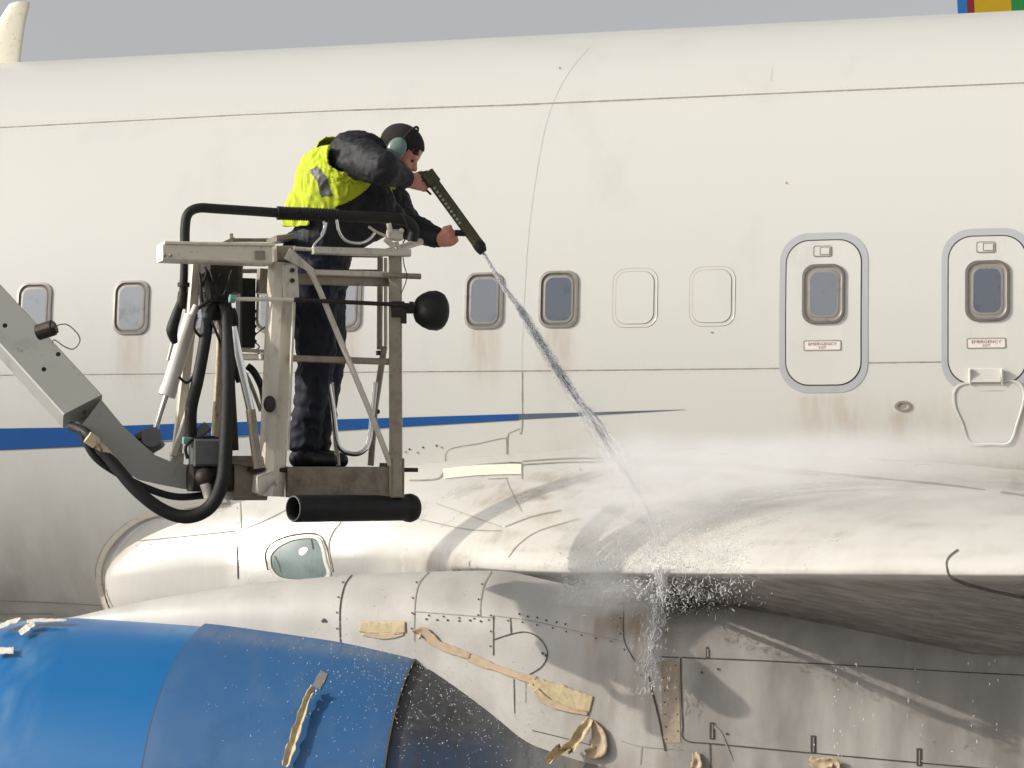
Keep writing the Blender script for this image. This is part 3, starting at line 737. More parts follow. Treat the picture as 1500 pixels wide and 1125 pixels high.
tape([(785, 1010), (800, 1026), (830, 1038), (862, 1046)], [8, 12, 8, 4], 'brown loose flap below the wide yellow tape patch', M_tapeb, [(0, .01), (1, .004)], seed=15)
tape([(866, 1052), (858, 1068), (840, 1095), (805, 1128)], [10, 16, 17, 12], 'long yellow tape flapping loose below the grey pylon', M_tape, [(0, .01), (.5, .06), (1, .10)], seed=6)
tape([(868, 1056), (878, 1075), (878, 1098), (860, 1103)], [6, 20, 24, 10], 'pink brown torn scrap beside the long flapping tape', M_tapeb, [(0, .01), (1, .03)], seed=16)
tape([(462, 1017), (452, 1030), (440, 1065), (428, 1100), (420, 1125)], [11, 9, 12, 13, 10], 'long curled yellow tape hanging on the blue fan cowl', M_tape, [(0, .05), (.4, .035), (1, .03)], seed=7)
tape([(30, 931), (42, 924), (52, 919)], [8, 9, 5], 'small white tape scrap near the inlet, right of the others', M_tapew, [(0, .01), (1, .02)], seed=8, sf=NB)
tape([(-6, 957), (8, 956), (21, 956)], [12, 9, 10], 'cream tape scrap at the left photo edge on the blue cowl', M_tapew, [(0, .01), (1, .01)], seed=9, sf=NB)
tape([(0, 922), (15, 918), (32, 915)], [6, 7, 4], 'white tape scrap on top of the inlet, leftmost on its crest', M_tapew, [(0, .01), (1, .03)], seed=10, sf=NB)
tape([(40, 914), (60, 912), (85, 912), (98, 912)], [5, 5, 4, 3], 'thin white tape along the crest of the inlet before the pylon tip', M_tapew, [(0, .01), (1, .01)], seed=11, sf=NB)
tape([(1186, 1112), (1200, 1118), (1222, 1116), (1225, 1128)], [10, 16, 14, 10], 'orange brown tape scrap under the middle latch slot', M_tapeb, [(0, .02), (1, .03)], seed=13)
tape([(1018, 1102), (1022, 1115), (1018, 1130)], [8, 14, 16], 'brown tape scrap by the vertical seam, beside the first cowl slot', M_tapeb, [(0, .01), (1, .03)], seed=14)

# ------------------------------------------------------------------ second aircraft far behind, only its fin shows
bga = thing('airliner', (34, 60, 0), 'distant airliner showing only its blue red yellow green tail fin above the roof line', 'airplane')
m = MB(); D2 = 62
def fq(px, py, d=D2): return Q(px, py, d)
bands = [(1403, 1417, 0), (1417, 1428, 1), (1428, 1482, 2), (1482, 1640, 3)]
for a, b, mi in bands:
    for s, yy in ((1, 0), (-1, .25)):
        r0 = [fq(a-18+k*(b-a)/6, -300) + Vector((0, yy, 0)) for k in range(7)]; r1 = [fq(a+8+k*(b-a)/6, 160)+Vector((0, yy, 0)) for k in range(7)]
        m.grid([r0, r1], mi, False)
a0, a1 = fq(1385, -300), fq(1411, 160); m.grid([[a0, a0+Vector((0, .25, 0))], [a1, a1+Vector((0, .25, 0))]], 0, False)
b0, b1 = fq(1622, -300), fq(1648, 160); m.grid([[b0, b0+Vector((0, .25, 0))], [b1, b1+Vector((0, .25, 0))]], 3, False)
m.grid([[a0, b0], [a0+Vector((0, .25, 0)), b0+Vector((0, .25, 0))]], 2, False)
put('tail_fin', m, [M_lb, M_red, M_yel, M_grn], bga)
m = MB(); c0 = fq(1480, 330); c0.y += .1
rows = [[(c0.x-4+i*.9, c0.y+r*math.cos(t), c0.z+r*math.sin(t)) for t in [2*math.pi*j/40 for j in range(41)]] for i, r in enumerate([.3, .8, 1.1, 1.4, 1.6, 1.75, 1.85, 1.9, 1.95]+[2]*40)]
m.grid(rows, 0, True); put('fuselage', m, M_hull, bga)

# ------------------------------------------------------------------ boom lift
DB = 9.95; KS = DB/9.25                                   # distance of the basket's middle
def q(px, py, dd=0): return Q(px, py, DB+(dd+(px-600)*PXM*.34)*KS)   # the basket stands turned, its right end farther
PXM = 9.25/F                                  # metres per photo px at the basket
lift = thing('boom_lift', q(300, 1600), 'grey boom lift with an open steel basket, black hoses and black bumper roll', 'boom lift')
lift.location.z = 0; WL[lift] = Vector(lift.location)
VD0 = Vector((-S, C, 0)); RD0 = Vector((C, S, 0)); UP = Vector((0, 0, 1)); VD, RD = VD0*.945-RD0*.326, RD0*.945+VD0*.326
# outer boom and inner boom: boxes rolled about their axis
m = MB(); a = Q(-520, -100, 10.8); b = q(121, 603, .02)
ax = (b-a).normalized(); sd = (VD0*.84+(ax.cross(VD0)).normalized()*-.54)
beam(m, a, b, .10, .20, sd, .006); 
put('outer_boom', m, M_boom, lift)
m = MB(); c1 = q(168, 656, .02); a2 = a+(c1-a)*.3
beam(m, a2, c1, .07, .135, sd, .006)
# bent tip plate
secs = [((148, 585), (116, 628)), ((181, 625), (148, 662)), ((205, 647), (177, 687)), ((228, 667), (203, 703)), ((250, 676), (235, 710)), ((290, 684), (288, 720))]
for dd, fl in ((-.06, False), (.06, True)):
    m.grid([[q(*u_, dd), q(*l_, dd)] for u_, l_ in secs], 0, False, fl)
m.grid([[q(*u_, -.06), q(*u_, .06)] for u_, l_ in secs], 0, False); m.grid([[q(*l_, -.06), q(*l_, .06)] for u_, l_ in secs], 0, False)
put('inner_boom', m, M_boom, lift)
# bolts, pin and wire loop on the boom
m = MB()
for px, py in ((7, 477), (64, 541), (123, 604), (85, 519)):
    p = q(px, py, -.10); tube(m, [p, p-VD*.012], .010, 8)
tube(m, [q(56, 487, -.1), q(78, 480, -.14)], .034, 16); tube(m, [q(74, 482, -.14), q(82, 479, -.15)], .026, 16)
put_split('boom_pin', m, M_iron, lift)
m = MB(); tube(m, smooth_path([q(80, 478, -.15), q(97, 475, -.15), (q(113, 488, -.15)), q(117, 500, -.15), q(108, 511, -.15), q(95, 508, -.15), q(80, 498, -.15), q(76, 502, -.14)]), .0028, 6)
put('wire_loop', m, M_dirty, lift)
# knuckle arm outside the frame, down to the base
m = MB(); kb = Q(-1250, 1050, 12.2); beam(m, a+ax*.1, kb, .22, .26, VD, .01); put('lower_arm', m, M_boom, lift)
m = MB(); tube(m, [Vector((kb.x, kb.y, 0)), Vector((kb.x, kb.y, kb.z+.2))], .35, 24); put('turntable', m, M_gbox, lift)
# tip bracket and clevis
m = MB(); tube(m, [q(222, 640, -.07), q(222, 640, .07)], 14*PXM, 18); beam(m, q(212, 640, 0), q(226, 662, 0), .1, 26*PXM)
beam(m, q(200, 640, 0), q(216, 634, 0), .05, 10*PXM); put('clevis', m, M_gbox, lift)
# hydraulic cylinder
m = MB(); tube(m, [q(281, 462, -.05), q(262, 522, -.05), q(246, 574, -.05)], [.031, .034, .035], 20); tube(m, [q(248, 568, -.05), q(244, 580, -.05)], .038, 20)
tube(m, [q(288, 448, -.05), q(281, 464, -.05)], .016, 12); tube(m, [q(258, 480, -.09), q(246, 528, -.09)], .007, 8)
cyl = put('hydraulic_cylinder', m, M_cyl, lift)
m = MB(); tube(m, [q(244, 578, -.05), q(226, 634, -.02)], .0125, 14); put('piston_rod', m, M_chrome, cyl)
# basket: main column
m = MB(); beam(m, q(413, 386, -.22), q(397, 727, -.22), .115, .10, (RD*.90+VD*.43), .028)
beam(m, q(433, 388, -.30), q(421, 660, -.30), 4*PXM, .02, RD, .002)
beam(m, q(424, 388, -.305), q(427, 436, -.305), 22*PXM, .008, RD, .001)
put('main_column', m, M_galv, lift)
m = MB()
for px, py in ((428, 396), (428, 411)): p = q(px, py, -.312); tube(m, [p, p-VD*.008], 3.2*PXM, 12)
ball(m, q(395, 592, -.30), 9*PXM, 0, 10, (1, .3, 1.3)); put_split('column_bolt', m, M_iron, lift)
m = MB(); tube(m, [q(378, 724, -.24), q(384, 706, -.24), q(398, 700, -.24)], [.03, .05, .05], 16); put('column_foot', m, M_galv, lift)
# top beam, block, back rail
m = MB(); beam(m, q(234, 371, -.28), q(393, 375, -.28), .14, 23*PXM, VD, .008, h1=26*PXM); beam(m, q(236, 358, -.28), q(396, 361, -.28), .16, 4*PXM, VD, .002)
put('top_beam', m, M_pale, lift)
m = MB()
for px, py in ((241, 374), (250, 374)): ball(m, q(px, py, -.36), 2.4*PXM, 0, 8)
beam(m, q(374, 374, -.36), q(388, 374, -.36), .006, 12*PXM, VD, .001); put_split('beam_bolt', m, M_dirty, lift)
m = MB(); beam(m, q(396, 375, -.15), q(424, 375, -.15), .24, 22*PXM, VD, .006); beam(m, q(398, 352, .1), q(424, 349, .1), .2, 8*PXM, VD, .004)
beam(m, q(340, 352, .28), q(400, 352, .28), .04, 5*PXM, VD); beam(m, q(339, 360, .28), q(339, 342, .28), .015, .015); beam(m, q(322, 360, .1), q(342, 351, .28), .02, .015)
put('beam_block', m, M_dirty, lift)
# left posts and legs
for name, pts, wd, mt, dd in (('frame_post', [(287, 384), (281, 460), (258, 672)], 13, M_galv, .05), ('frame_post', [(285, 575), (254, 668)], 8, M_galv, -.02),
                              ('peeling_post', [(330, 430), (326, 530), (318, 656)], 17, M_tan, -.02), ('frame_post', [(352, 384), (348, 520)], 6, M_dirty, .22)):
    m = MB()
    for p0, p1 in zip(pts, pts[1:]): beam(m, q(*p0, dd), q(*p1, dd), wd*PXM, .05, RD, .004)
    put(name, m, mt, lift)
# motor and hose mass under the beam
m = MB(); beam(m, q(322, 386, -.05), q(322, 430, -.05), 52*PXM, .2, RD, .02); beam(m, q(312, 428, -.05), q(318, 470, -.05), 34*PXM, .15, RD, .02); ball(m, q(305, 410, -.14), .035, 0, 8); tube(m, [q(298, 400, -.16), q(318, 440, -.16)], .03, 10)
put('motor_block', m, M_iron, lift)
m = MB(); beam(m, q(360, 409, .1), q(359, 510, .1), 22*PXM, .12, RD, .008)
for k in range(5): beam(m, q(369, 455+k*11, .06), q(374, 458+k*11, .06), .03, 8*PXM)
put('valve_bank', m, M_black, lift)
m = MB(); beam(m, q(385, 394, .05), q(383, 430, .05), 14*PXM, .05, RD); put('small_bracket', m, M_dirty, lift)
m = MB(); beam(m, q(328, 430, -.1), q(338, 660, -.1), 14*PXM, .06, RD, .006, w1=20*PXM); put('dark_post', m, M_iron, lift)
# thin lever wires
m = MB()
tube(m, smooth_path([q(372, 492, .05), q(384, 482, .05), q(394, 474, .05)]), .003, 6); tube(m, smooth_path([q(372, 500, .05), q(380, 508, .05), q(374, 514, .05), q(382, 520, .05), q(376, 526, .05)]), .003, 6)
tube(m, smooth_path([q(296, 420, -.2), q(303, 400, -.22), (q(300, 392, -.2))]), .006, 8); tube(m, smooth_path([q(290, 452, -.2), q(304, 442, -.2), q(320, 440, -.2), q(334, 444, -.2), q(340, 462, -.2), q(338, 490, -.2)]), .008, 8)
tube(m, smooth_path([q(288, 460, -.2), q(284, 480, -.22), q(296, 500, -.2), q(292, 530, -.2), q(276, 560, -.2), q(262, 552, -.2)]), .006, 8)
tube(m, smooth_path([q(310, 470, -.22), q(322, 500, -.22), q(325, 512, -.22)]), .006, 8)
for i in range(7):
    x0 = 292+i*8; tube(m, smooth_path([q(x0, 395+random.uniform(0, 12), -.19), q(x0+random.uniform(-9, 9), 418, -.21), q(x0+random.uniform(-14, 14), 440, -.19), q(305+i*5, 458, -.15)]), .006, 8)
put_split('thin_cable', m, M_rubber, lift)
# big hoses
def hose(name, pts, r, mt=M_rubber, rip=0, seg=7):
    m = MB(); r = [x*.84 for x in r] if isinstance(r, list) else r*.88; pp = smooth_path(pts, seg); rr_ = r
    if rip: pp = smooth_path(pts, 40); rr_ = [r*(1+.09*math.sin(i*rip)) for i in range(len(pp))]
    elif isinstance(r, list): rr_ = [interp(i/(len(pp)-1)*(len(r)-1), list(enumerate(r))) for i in range(len(pp))]
    tube(m, pp, rr_, 14); return put(name, m, mt, lift)
hose('hose', [q(316, 446, -.15), q(306, 458, -.18), (q(300, 500, -.2)), q(290, 555, -.2), q(280, 600, -.18), q(280, 642, -.15)], .03)
hose('hose', [q(322, 440, -.16), q(331, 460, -.2), q(334, 520, -.25), (q(334, 580, -.27)), q(331, 650, -.28), q(326, 705, -.28), q(308, 742, -.26), q(276, 757, -.24), q(240, 748, -.22), q(200, 718, -.2), q(160, 672, -.16), q(128, 636, -.12), q(104, 624, .0)], [.026, .03, .036, .036, .036, .036, .036, .035, .034, .033, .03, .026, .022])
hose('hose', [q(118, 632, -.1), q(138, 668, -.13), q(170, 692, -.14), (q(215, 715, -.14)), q(262, 728, -.12), q(320, 722, -.1)], .018)
hose('hose', [q(124, 630, -.1), q(150, 660, -.15), q(176, 690, -.12)], .012)
hose('hose', [q(340, 452, -.18), q(345, 470, -.18), q(342, 520, -.12), (q(350, 560, -.1))], .014)
hose('hose', [q(362, 536, -.02), q(372, 545, -.02), q(384, 570, 0), (q(388, 600, 0))], .018)
hose('hose', [q(352, 536, -.02), q(366, 560, -.02), q(382, 602, 0)], .01, M_dirty)
m = MB(); tube(m, [q(140, 648, -.16), q(166, 672, -.16)], [.022, .015], 12); tube(m, [q(128, 640, -.16), q(141, 649, -.16)], .027, 12); put('hose_fitting', m, M_tan, lift)
hose('drop_hose', [q(270, 384, -.12), q(269, 412, -.12), q(266, 436, -.12), (q(258, 462, -.12)), q(252, 484, -.12), q(256, 502, -.1)], [.02, .021, .017, .026, .03, .016])
m = MB(); tube(m, [q(268, 428, -.12), q(265, 452, -.12)], .021, 14); tube(m, [q(269, 414, -.12), q(269, 420, -.12)], .026, 14); put('hose_coupling', m, M_iron, lift)
tp = [q(271, 360, -.3), q(271, 335, -.3), q(275, 314, -.3), (q(290, 305, -.3)), q(320, 306, -.3), q(410, 312, -.3)]
hose('guard_hose', tp, .0235, M_rubber)
hose('ribbed_hose', [q(406, 312, -.3), q(430, 313, -.3), q(460, 314, -.3), q(496, 316, -.3)], .032, M_rubber, rip=1.35)
hose('guard_hose', [q(492, 316, -.3), q(540, 318, -.3), q(590, 322, -.28), (q(606, 334, -.26)), q(604, 352, -.24)], .027, M_rubber)
# chrome strut
m = MB(); tube(m, [q(343, 478, -.3), q(349, 520, -.3), q(368, 604, -.3)], [.011, .018, .018], 14); st = put('gas_strut', m, M_chrome, lift)
m = MB(); tube(m, [q(367, 600, -.3), q(378, 686, -.3)], .021, 14); put('strut_body', m, M_dirty, st)
m = MB(); beam(m, q(352, 523, -.1), q(388, 523, -.2), .03, 9*PXM, VD); beam(m, q(340, 512, .05), q(388, 515, .05), .03, 5*PXM, VD, .002); put_split('cross_bar', m, M_galv, lift)
m = MB(); tube(m, [q(342, 438, -.33), q(432, 439, -.33)], .009, 10); tube(m, [q(430, 439, -.33), q(600, 447, -.33)], .0095, 10, 1); tube(m, [q(336, 437, -.33), q(344, 438, -.33)], .018, 10, 2)
put('lamp_bar', m, [M_pale, M_iron, M_mint], lift)
# right post, rails, braces
def rail(name, pts, wd, dep, mt, dd):
    m = MB()
    for p0, p1 in zip(pts, pts[1:]): beam(m, q(p0[0], p0[1], p0[2] if len(p0) > 2 else dd), q(p1[0], p1[1], p1[2] if len(p1) > 2 else dd), wd*PXM, dep, None, .004) if abs(p1[1]-p0[1]) > abs(p1[0]-p0[0]) else beam(m, q(p0[0], p0[1], p0[2] if len(p0) > 2 else dd), q(p1[0], p1[1], p1[2] if len(p1) > 2 else dd), dep, wd*PXM, VD, .004)
    return put(name, m, mt, lift)
rail('corner_post', [(579, 374), (580, 727)], 18, .06, M_dirty, -.28)
rail('rear_post', [(557, 378), (556, 512)], 8, .04, M_dirty, .28); rail('rear_post', [(565, 378), (565, 512)], 5, .03, M_galv, .30)
rail('rear_post', [(563, 508), (549, 600), (543, 682)], 9, .04, M_dirty, .26)
rail('rear_post', [(398, 392), (396, 690)], 9, .04, M_galv, .30)
m = MB(); beam(m, q(552, 517, .26), q(560, 517, .26), .03, 7*PXM, VD); ball(m, q(553, 603, .25), .012, 0, 8); put_split('post_clip', m, M_iron, lift)
rail('guard_rail', [(458, 367), (600, 371)], 10, .05, M_galv, -.3)
rail('guard_rail', [(430, 364), (462, 366)], 5, .03, M_galv, -.27)
m = MB(); tube(m, [q(560, 371, -.3), q(616, 354, -.05)], .016, 12); put('rail_end_tube', m, M_galv, lift)
rail('guard_rail', [(455, 399), (578, 403)], 8, .035, M_galv, -.27)
m = MB(); tube(m, [q(560, 403, -.31), q(616, 405, -.31)], .0125, 12); put('rail_end_tube', m, M_dirty, lift)
rail('guard_rail', [(436, 409), (572, 412)], 15, .03, M_dirty, -.24)
rail('guard_rail', [(428, 525), (572, 530)], 9, .035, M_dirty, -.27)
rail('rear_rail', [(350, 397), (558, 398)], 6, .03, M_dirty, .3)
rail('rear_rail', [(430, 372), (560, 374)], 7, .04, M_dirty, .3)
m = MB(); tube(m, smooth_path([q(424, 372, -.31), q(445, 388, -.31), q(462, 412, -.31), q(492, 483, -.31), q(543, 606, -.31), q(572, 681, -.29)]), .0125, 10); put('diagonal_brace', m, M_galv, lift)
m = MB(); beam(m, q(420, 371, -.32), q(458, 397, -.32), .008, 17*PXM, VD, .001, h1=7*PXM); put('brace_plate', m, M_galv, lift)
# U shaped ladder tubes in the gate
for dd, sh in ((.12, 0),):
    m = MB(); tube(m, smooth_path([q(481, 560, dd), q(488, 600, dd), q(494, 645, dd), q(502, 660, dd), q(518, 665, dd), q(532, 661, dd), q(541, 645, dd), q(546, 600, dd), q(550, 560, dd)]), .0115, 10); put('step_tube', m, M_chrome, lift)
m = MB(); tube(m, [q(485, 560, .16), q(495, 682, .16)], .0125, 10); put('step_tube', m, M_galv, lift)
# valve fittings on the rail
m = MB(); tube(m, smooth_path([q(493, 322, -.34), q(497, 340, -.34), q(508, 353, -.34), q(528, 356, -.34), q(541, 350, -.34), q(549, 341, -.33)]), .0065, 10); put('grab_loop', m, M_chrome, lift)
m = MB(); beam(m, q(568, 344, -.3), q(588, 345, -.3), .05, 15*PXM, VD, .006); tube(m, [q(572, 340, -.33), q(569, 327, -.33)], .012, 12); tube(m, [q(564, 350, -.32), q(578, 362, -.32)], .013, 12); tube(m, [q(580, 354, -.3), q(584, 370, -.3)], .012, 12); ball(m, q(588, 338, -.33), .012, 0, 8)
tube(m, smooth_path([q(540, 332, -.33), q(552, 340, -.33), q(566, 346, -.33)]), .006, 8)
put('valve_fitting', m, M_galv, lift)
m = MB(); tube(m, smooth_path([q(478, 326, -.31), q(474, 342, -.31), q(462, 356, -.31), q(458, 364, -.31)]), .005, 8); tube(m, smooth_path([q(474, 324, -.31), q(475, 334, -.31), q(470, 344, -.31)]), .005, 8); put_split('lever', m, M_chrome, lift)
m = MB(); tube(m, smooth_path([q(590, 372, -.31), q(592, 388, -.33), q(596, 405, -.33), q(592, 420, -.33), q(587, 432, -.31), q(586, 446, -.31)]), .0022, 6); tube(m, smooth_path([q(588, 312, -.31), q(596, 330, -.33), q(596, 345, -.33), q(590, 356, -.31)]), .003, 6); put_split('thin_cable', m, M_rubber, lift)
# floor: front beam, left beam, plate
m = MB(); beam(m, q(420, 706, -.26), q(572, 706, -.26), .05, 43*PXM, VD, .004); beam(m, q(570, 700, -.27), q(589, 700, -.27), .07, 56*PXM, VD, .003)
put('floor_beam', m, M_floor, lift)
m = MB(); beam(m, q(336, 700, -.12), q(384, 700, -.12), .2, 62*PXM, VD, .01); beam(m, q(338, 676, -.23), q(376, 683, -.23), .01, 5*PXM, VD); put('mount_beam', m, M_floor, lift)
m = MB(); beam(m, q(345, 688, .02), q(586, 688, .02), .56, 6*PXM, VD, .003); beam(m, q(560, 681, .2), q(578, 683, .2), .1, 6*PXM, VD); put('floor_plate', m, M_iron, lift)
m = MB(); beam(m, q(250, 671, .05), q(266, 672, .05), .1, 16*PXM, VD); put('small_cap', m, M_pale, lift)
# control box by the boom tip
m = MB(); beam(m, q(281, 663, -.16), q(325, 663, -.16), .14, 38*PXM, VD, .01); tube(m, smooth_path([q(275, 672, -.2), q(272, 655, -.2), q(285, 643, -.2), q(310, 641, -.2), q(326, 646, -.2)]), .008, 8, 1)
beam(m, q(286, 640, -.14), q(304, 625, -.14), .06, 14*PXM); put('control_box', m, [M_gbox, M_rubber], lift)
m = MB(); beam(m, q(268, 645, -.16), q(280, 646, -.16), .04, 10*PXM, VD); put('cable_gland', m, M_mint, lift)
m = MB(); beam(m, q(278, 700, -.14), q(335, 700, -.14), .16, 38*PXM, VD, .03); ball(m, q(300, 700, -.22), .045, 0, 10); tube(m, [q(300, 708, -.24), q(306, 728, -.24)], .022, 12, 1); put('swivel_joint', m, [M_iron, M_galv], lift)
# bumper roll
m = MB(); pa, pb = q(431, 745, -.44), q(596, 744, -.22); d_ = (pb-pa).normalized(); prof = [(0, .050), (0, .056), (.005, .058)]
nn = 28; u_, v_ = frame(d_); L = (pb-pa).length
rws = []
for s, r in ((.06, .046), (.0, .047), (-.004, .052), (.0, .057), (.01, .058), (L-.02, .056), (L-.018, .056), (L, .062), (L+.02, .064), (L+.04, .058), (L+.052, .04), (L+.056, .001)):
    rws.append([pa+d_*s+(u_*math.cos(2*math.pi*k/nn)+v_*math.sin(2*math.pi*k/nn))*r*KS for k in range(nn+1)])
m.grid(rws, 0, True); m.add(rws[0][:nn], [list(range(nn))], 0, False); put('bumper_roll', m, M_black, lift)
m = MB(); tt = [pa-d_*.005+(u_*math.cos(2*math.pi*k/nn)+v_*math.sin(2*math.pi*k/nn))*.052*KS for k in range(nn+1)]; tube(m, tt, .003, 6); put('roll_rim', m, M_gbox, lift)
# work lamp
m = MB(); c = q(632, 455, -.3); prof = [(-25, 3), (-24, 12), (-21, 18), (-14, 23), (-4, 27), (8, 28), (16, 25), (20, 19), (22, 16), (22, 1)]
rws = []
for s, r in prof:
    rws.append([c+RD*(s*PXM*KS)+(VD*math.cos(2*math.pi*k/24)+UP*math.sin(2*math.pi*k/24)*(1-.04*math.sin(3*k)))*(r*PXM*KS) for k in range(25)])
m.grid(rws, 0, True, flip=True); lamp = put('work_lamp', m, M_black, lift)
m = MB(); beam(m, q(590, 453, -.3), q(606, 453, -.3), .03, 12*PXM, VD); beam(m, q(602, 455, -.3), q(603, 442, -.3), .02, .02); beam(m, q(592, 456, -.32), q(592, 474, -.32), 6*PXM, .02, RD); beam(m, q(574, 453, -.32), q(592, 453, -.32), .02, 22*PXM, VD); put('lamp_bracket', m, M_iron, lamp)

# ------------------------------------------------------------------ person
def capsule(m, p0, p1, r0, r1, k=6):
    p0, p1 = Vector(p0), Vector(p1)
    for i in range(k+1):
        t = i/k; ball(m, p0.lerp(p1, t), r0+(r1-r0)*t, 0, 10)
def remesh(m, voxel, smooth=6, disp=None):
    me = bpy.data.meshes.new('tmp'); me.from_pydata(m.v, [], m.f)
    o = bpy.data.objects.new('tmp', me); COL.objects.link(o)
    r = o.modifiers.new('r', 'REMESH'); r.mode = 'VOXEL'; r.voxel_size = voxel; r.use_smooth_shade = True
    if smooth: s = o.modifiers.new('s', 'SMOOTH'); s.iterations = smooth; s.factor = .5
    dg = bpy.context.evaluated_depsgraph_get(); ev = o.evaluated_get(dg); em = ev.to_mesh()
    vs = [v.co.copy() for v in em.vertices]; ns = [v.normal.copy() for v in em.vertices]; fs = [list(p.vertices) for p in em.polygons]
    ev.to_mesh_clear(); bpy.data.objects.remove(o)
    if disp: vs = [v+n_*disp(v) for v, n_ in zip(vs, ns)]
    out = MB(); out.add(vs, fs, 0, True); return out
VD, RD = VD0, RD0
DP = 9.28*KS
def pq(px, py, dd=0): return Q(px, py, DP+dd*KS)
J = dict(pelvis=pq(462, 392), waist=pq(474, 340), chest=pq(500, 272), upper=pq(524, 240), neck=pq(556, 228), head=pq(588, 222),
         rs=pq(514, 226, -.17), re=pq(560, 246, -.36), rw=pq(598, 264, -.12), ls=pq(552, 258, .17), le=pq(598, 330, .14), lw=pq(647, 352, .0),
         rh=pq(458, 408, -.10), rk=pq(464, 530, -.10), ra=pq(446, 655, -.08), lh=pq(470, 408, .10), lk=pq(478, 528, .10), la=pq(462, 655, .10))
man = thing('person', pq(455, 685), 'worker in black jacket and neon yellow vest leaning over the basket rail, spraying water', 'person')
# head frame: facing right and down
hf = (RD*.80-UP*.58-VD*.10).normalized(); hl = hf.cross(UP).normalized(); hu = hl.cross(hf).normalized()   # forward, side (towards camera is +/-), up
if hl.dot(VD) > 0: hl = -hl; 
H = J['head']
def hv(f, s, u): return H+(hf*f+hl*s+hu*u)*KS*.89
b = MB(); AX = (hf, hl, hu)
ball(b, hv(-.012, 0, .02), 1, 0, 14, (.098, .076, .092), AX); ball(b, hv(.03, 0, -.045), 1, 0, 12, (.062, .056, .068), AX); ball(b, hv(.055, 0, -.098), .026, 0, 10)
ball(b, hv(.072, 0, .018), 1, 0, 10, (.022, .05, .02), AX)                      # brow
capsule(b, hv(.086, 0, .005), hv(.108, 0, -.034), .009, .014, 4)                 # nose
ball(b, hv(.084, 0, -.064), 1, 0, 8, (.014, .026, .007), AX); ball(b, hv(.08, 0, -.078), 1, 0, 8, (.014, .023, .008), AX)   # lips
for s in (-1, 1):
    ball(b, hv(.0, s*.076, -.012), 1, 0, 10, (.018, .009, .03), AX)             # ears
    ball(b, hv(.06, s*.036, -.035), .026, 0, 8)
capsule(b, J['neck'], H-hu*.05-hf*.02, .058, .052); capsule(b, J['upper'], J['neck'], .09, .06)
capsule(b, J['pelvis'], J['waist'], .12, .115); capsule(b, J['waist'], J['chest'], .115, .13); capsule(b, J['chest'], J['upper'], .13, .11)
for s, d in (('r', -1), ('l', 1)):
    capsule(b, J['upper'], J[s+'s'], .07, .06); capsule(b, J[s+'s'], J[s+'e'], .052, .042); capsule(b, J[s+'e'], J[s+'w'], .042, .029)
    capsule(b, J['pelvis'], J[s+'h'], .1, .09); capsule(b, J[s+'h'], J[s+'k'], .08, .055); capsule(b, J[s+'k'], J[s+'a'], .052, .038)
# spray gun axis
GA, GB_ = Q(631, 262, 9.17*KS), Q(700, 357, 9.17*KS); GX = (GB_-GA).normalized()
def hand(b, wrist, c, grip, back, thumb_dir, L=.075):
    """palm from the wrist, four bent fingers closing round the axis 'grip', thumb from its side"""
    pd = (c-wrist).normalized(); ac = (grip-pd*grip.dot(pd)).normalized(); bk = pd.cross(ac).normalized()
    if bk.dot(back) < 0: bk = -bk
    for k in range(4):
        s = (k-1.5)*.020
        capsule(b, wrist+ac*s*.5, wrist+pd*L+ac*s, .021, .0135, 5)
        ln = (.9, 1.0, .95, .78)[k]; j0 = wrist+pd*L+ac*s*1.05+bk*.003; j1 = j0+(pd*.030+bk*.006-bk*.014)*ln; j2 = j1+(pd*.006-bk*.026)*ln; j3 = j2+(-pd*.018-bk*.012)*ln
        capsule(b, j0, j1, .0115, .0105, 4); capsule(b, j1, j2, .0105, .0095, 4); capsule(b, j2, j3, .0095, .0085, 3)
    t0 = wrist+pd*.03+ac*thumb_dir*.025-bk*.004; t1 = t0+ac*thumb_dir*.022+pd*.028-bk*.012; t2 = t1+pd*.022-bk*.022-ac*thumb_dir*.006
    capsule(b, t0, t1, .015, .012, 4); capsule(b, t1, t2, .012, .010, 4)
hr = Q(628, 268, 9.17*KS); hlft = Q(668, 346, 9.17*KS)
hand(b, J['rw'], hr, GX, -VD+UP*.3, -1, .062); hand(b, J['lw'], hlft, GX*1+UP*.2, -VD*.8+UP*.2, -1, .055)
bd = remesh(b, .0055, 4); put('body', bd, M_skin, man)
# eyes
m = MB()
for s in (-1, 1): ball(m, hv(.077, s*.033, -.006), .0115, 0, 8)
put_split('eye', m, mat('eye_dark', (.05, .035, .03, 1), .2, var=.1), man)
def folds(amp, sc, seed, st=(1, 1, 1)):
    def f(v): 
        p = Vector((v.x*sc*st[0], v.y*sc*st[1], v.z*sc*st[2]+seed)); n_ = noise.noise(p); r = 1-abs(noise.noise(p*1.9+Vector((5, 0, 0))))*2
        return amp*(n_*.8+max(0, r)*.6-.3)
    return f
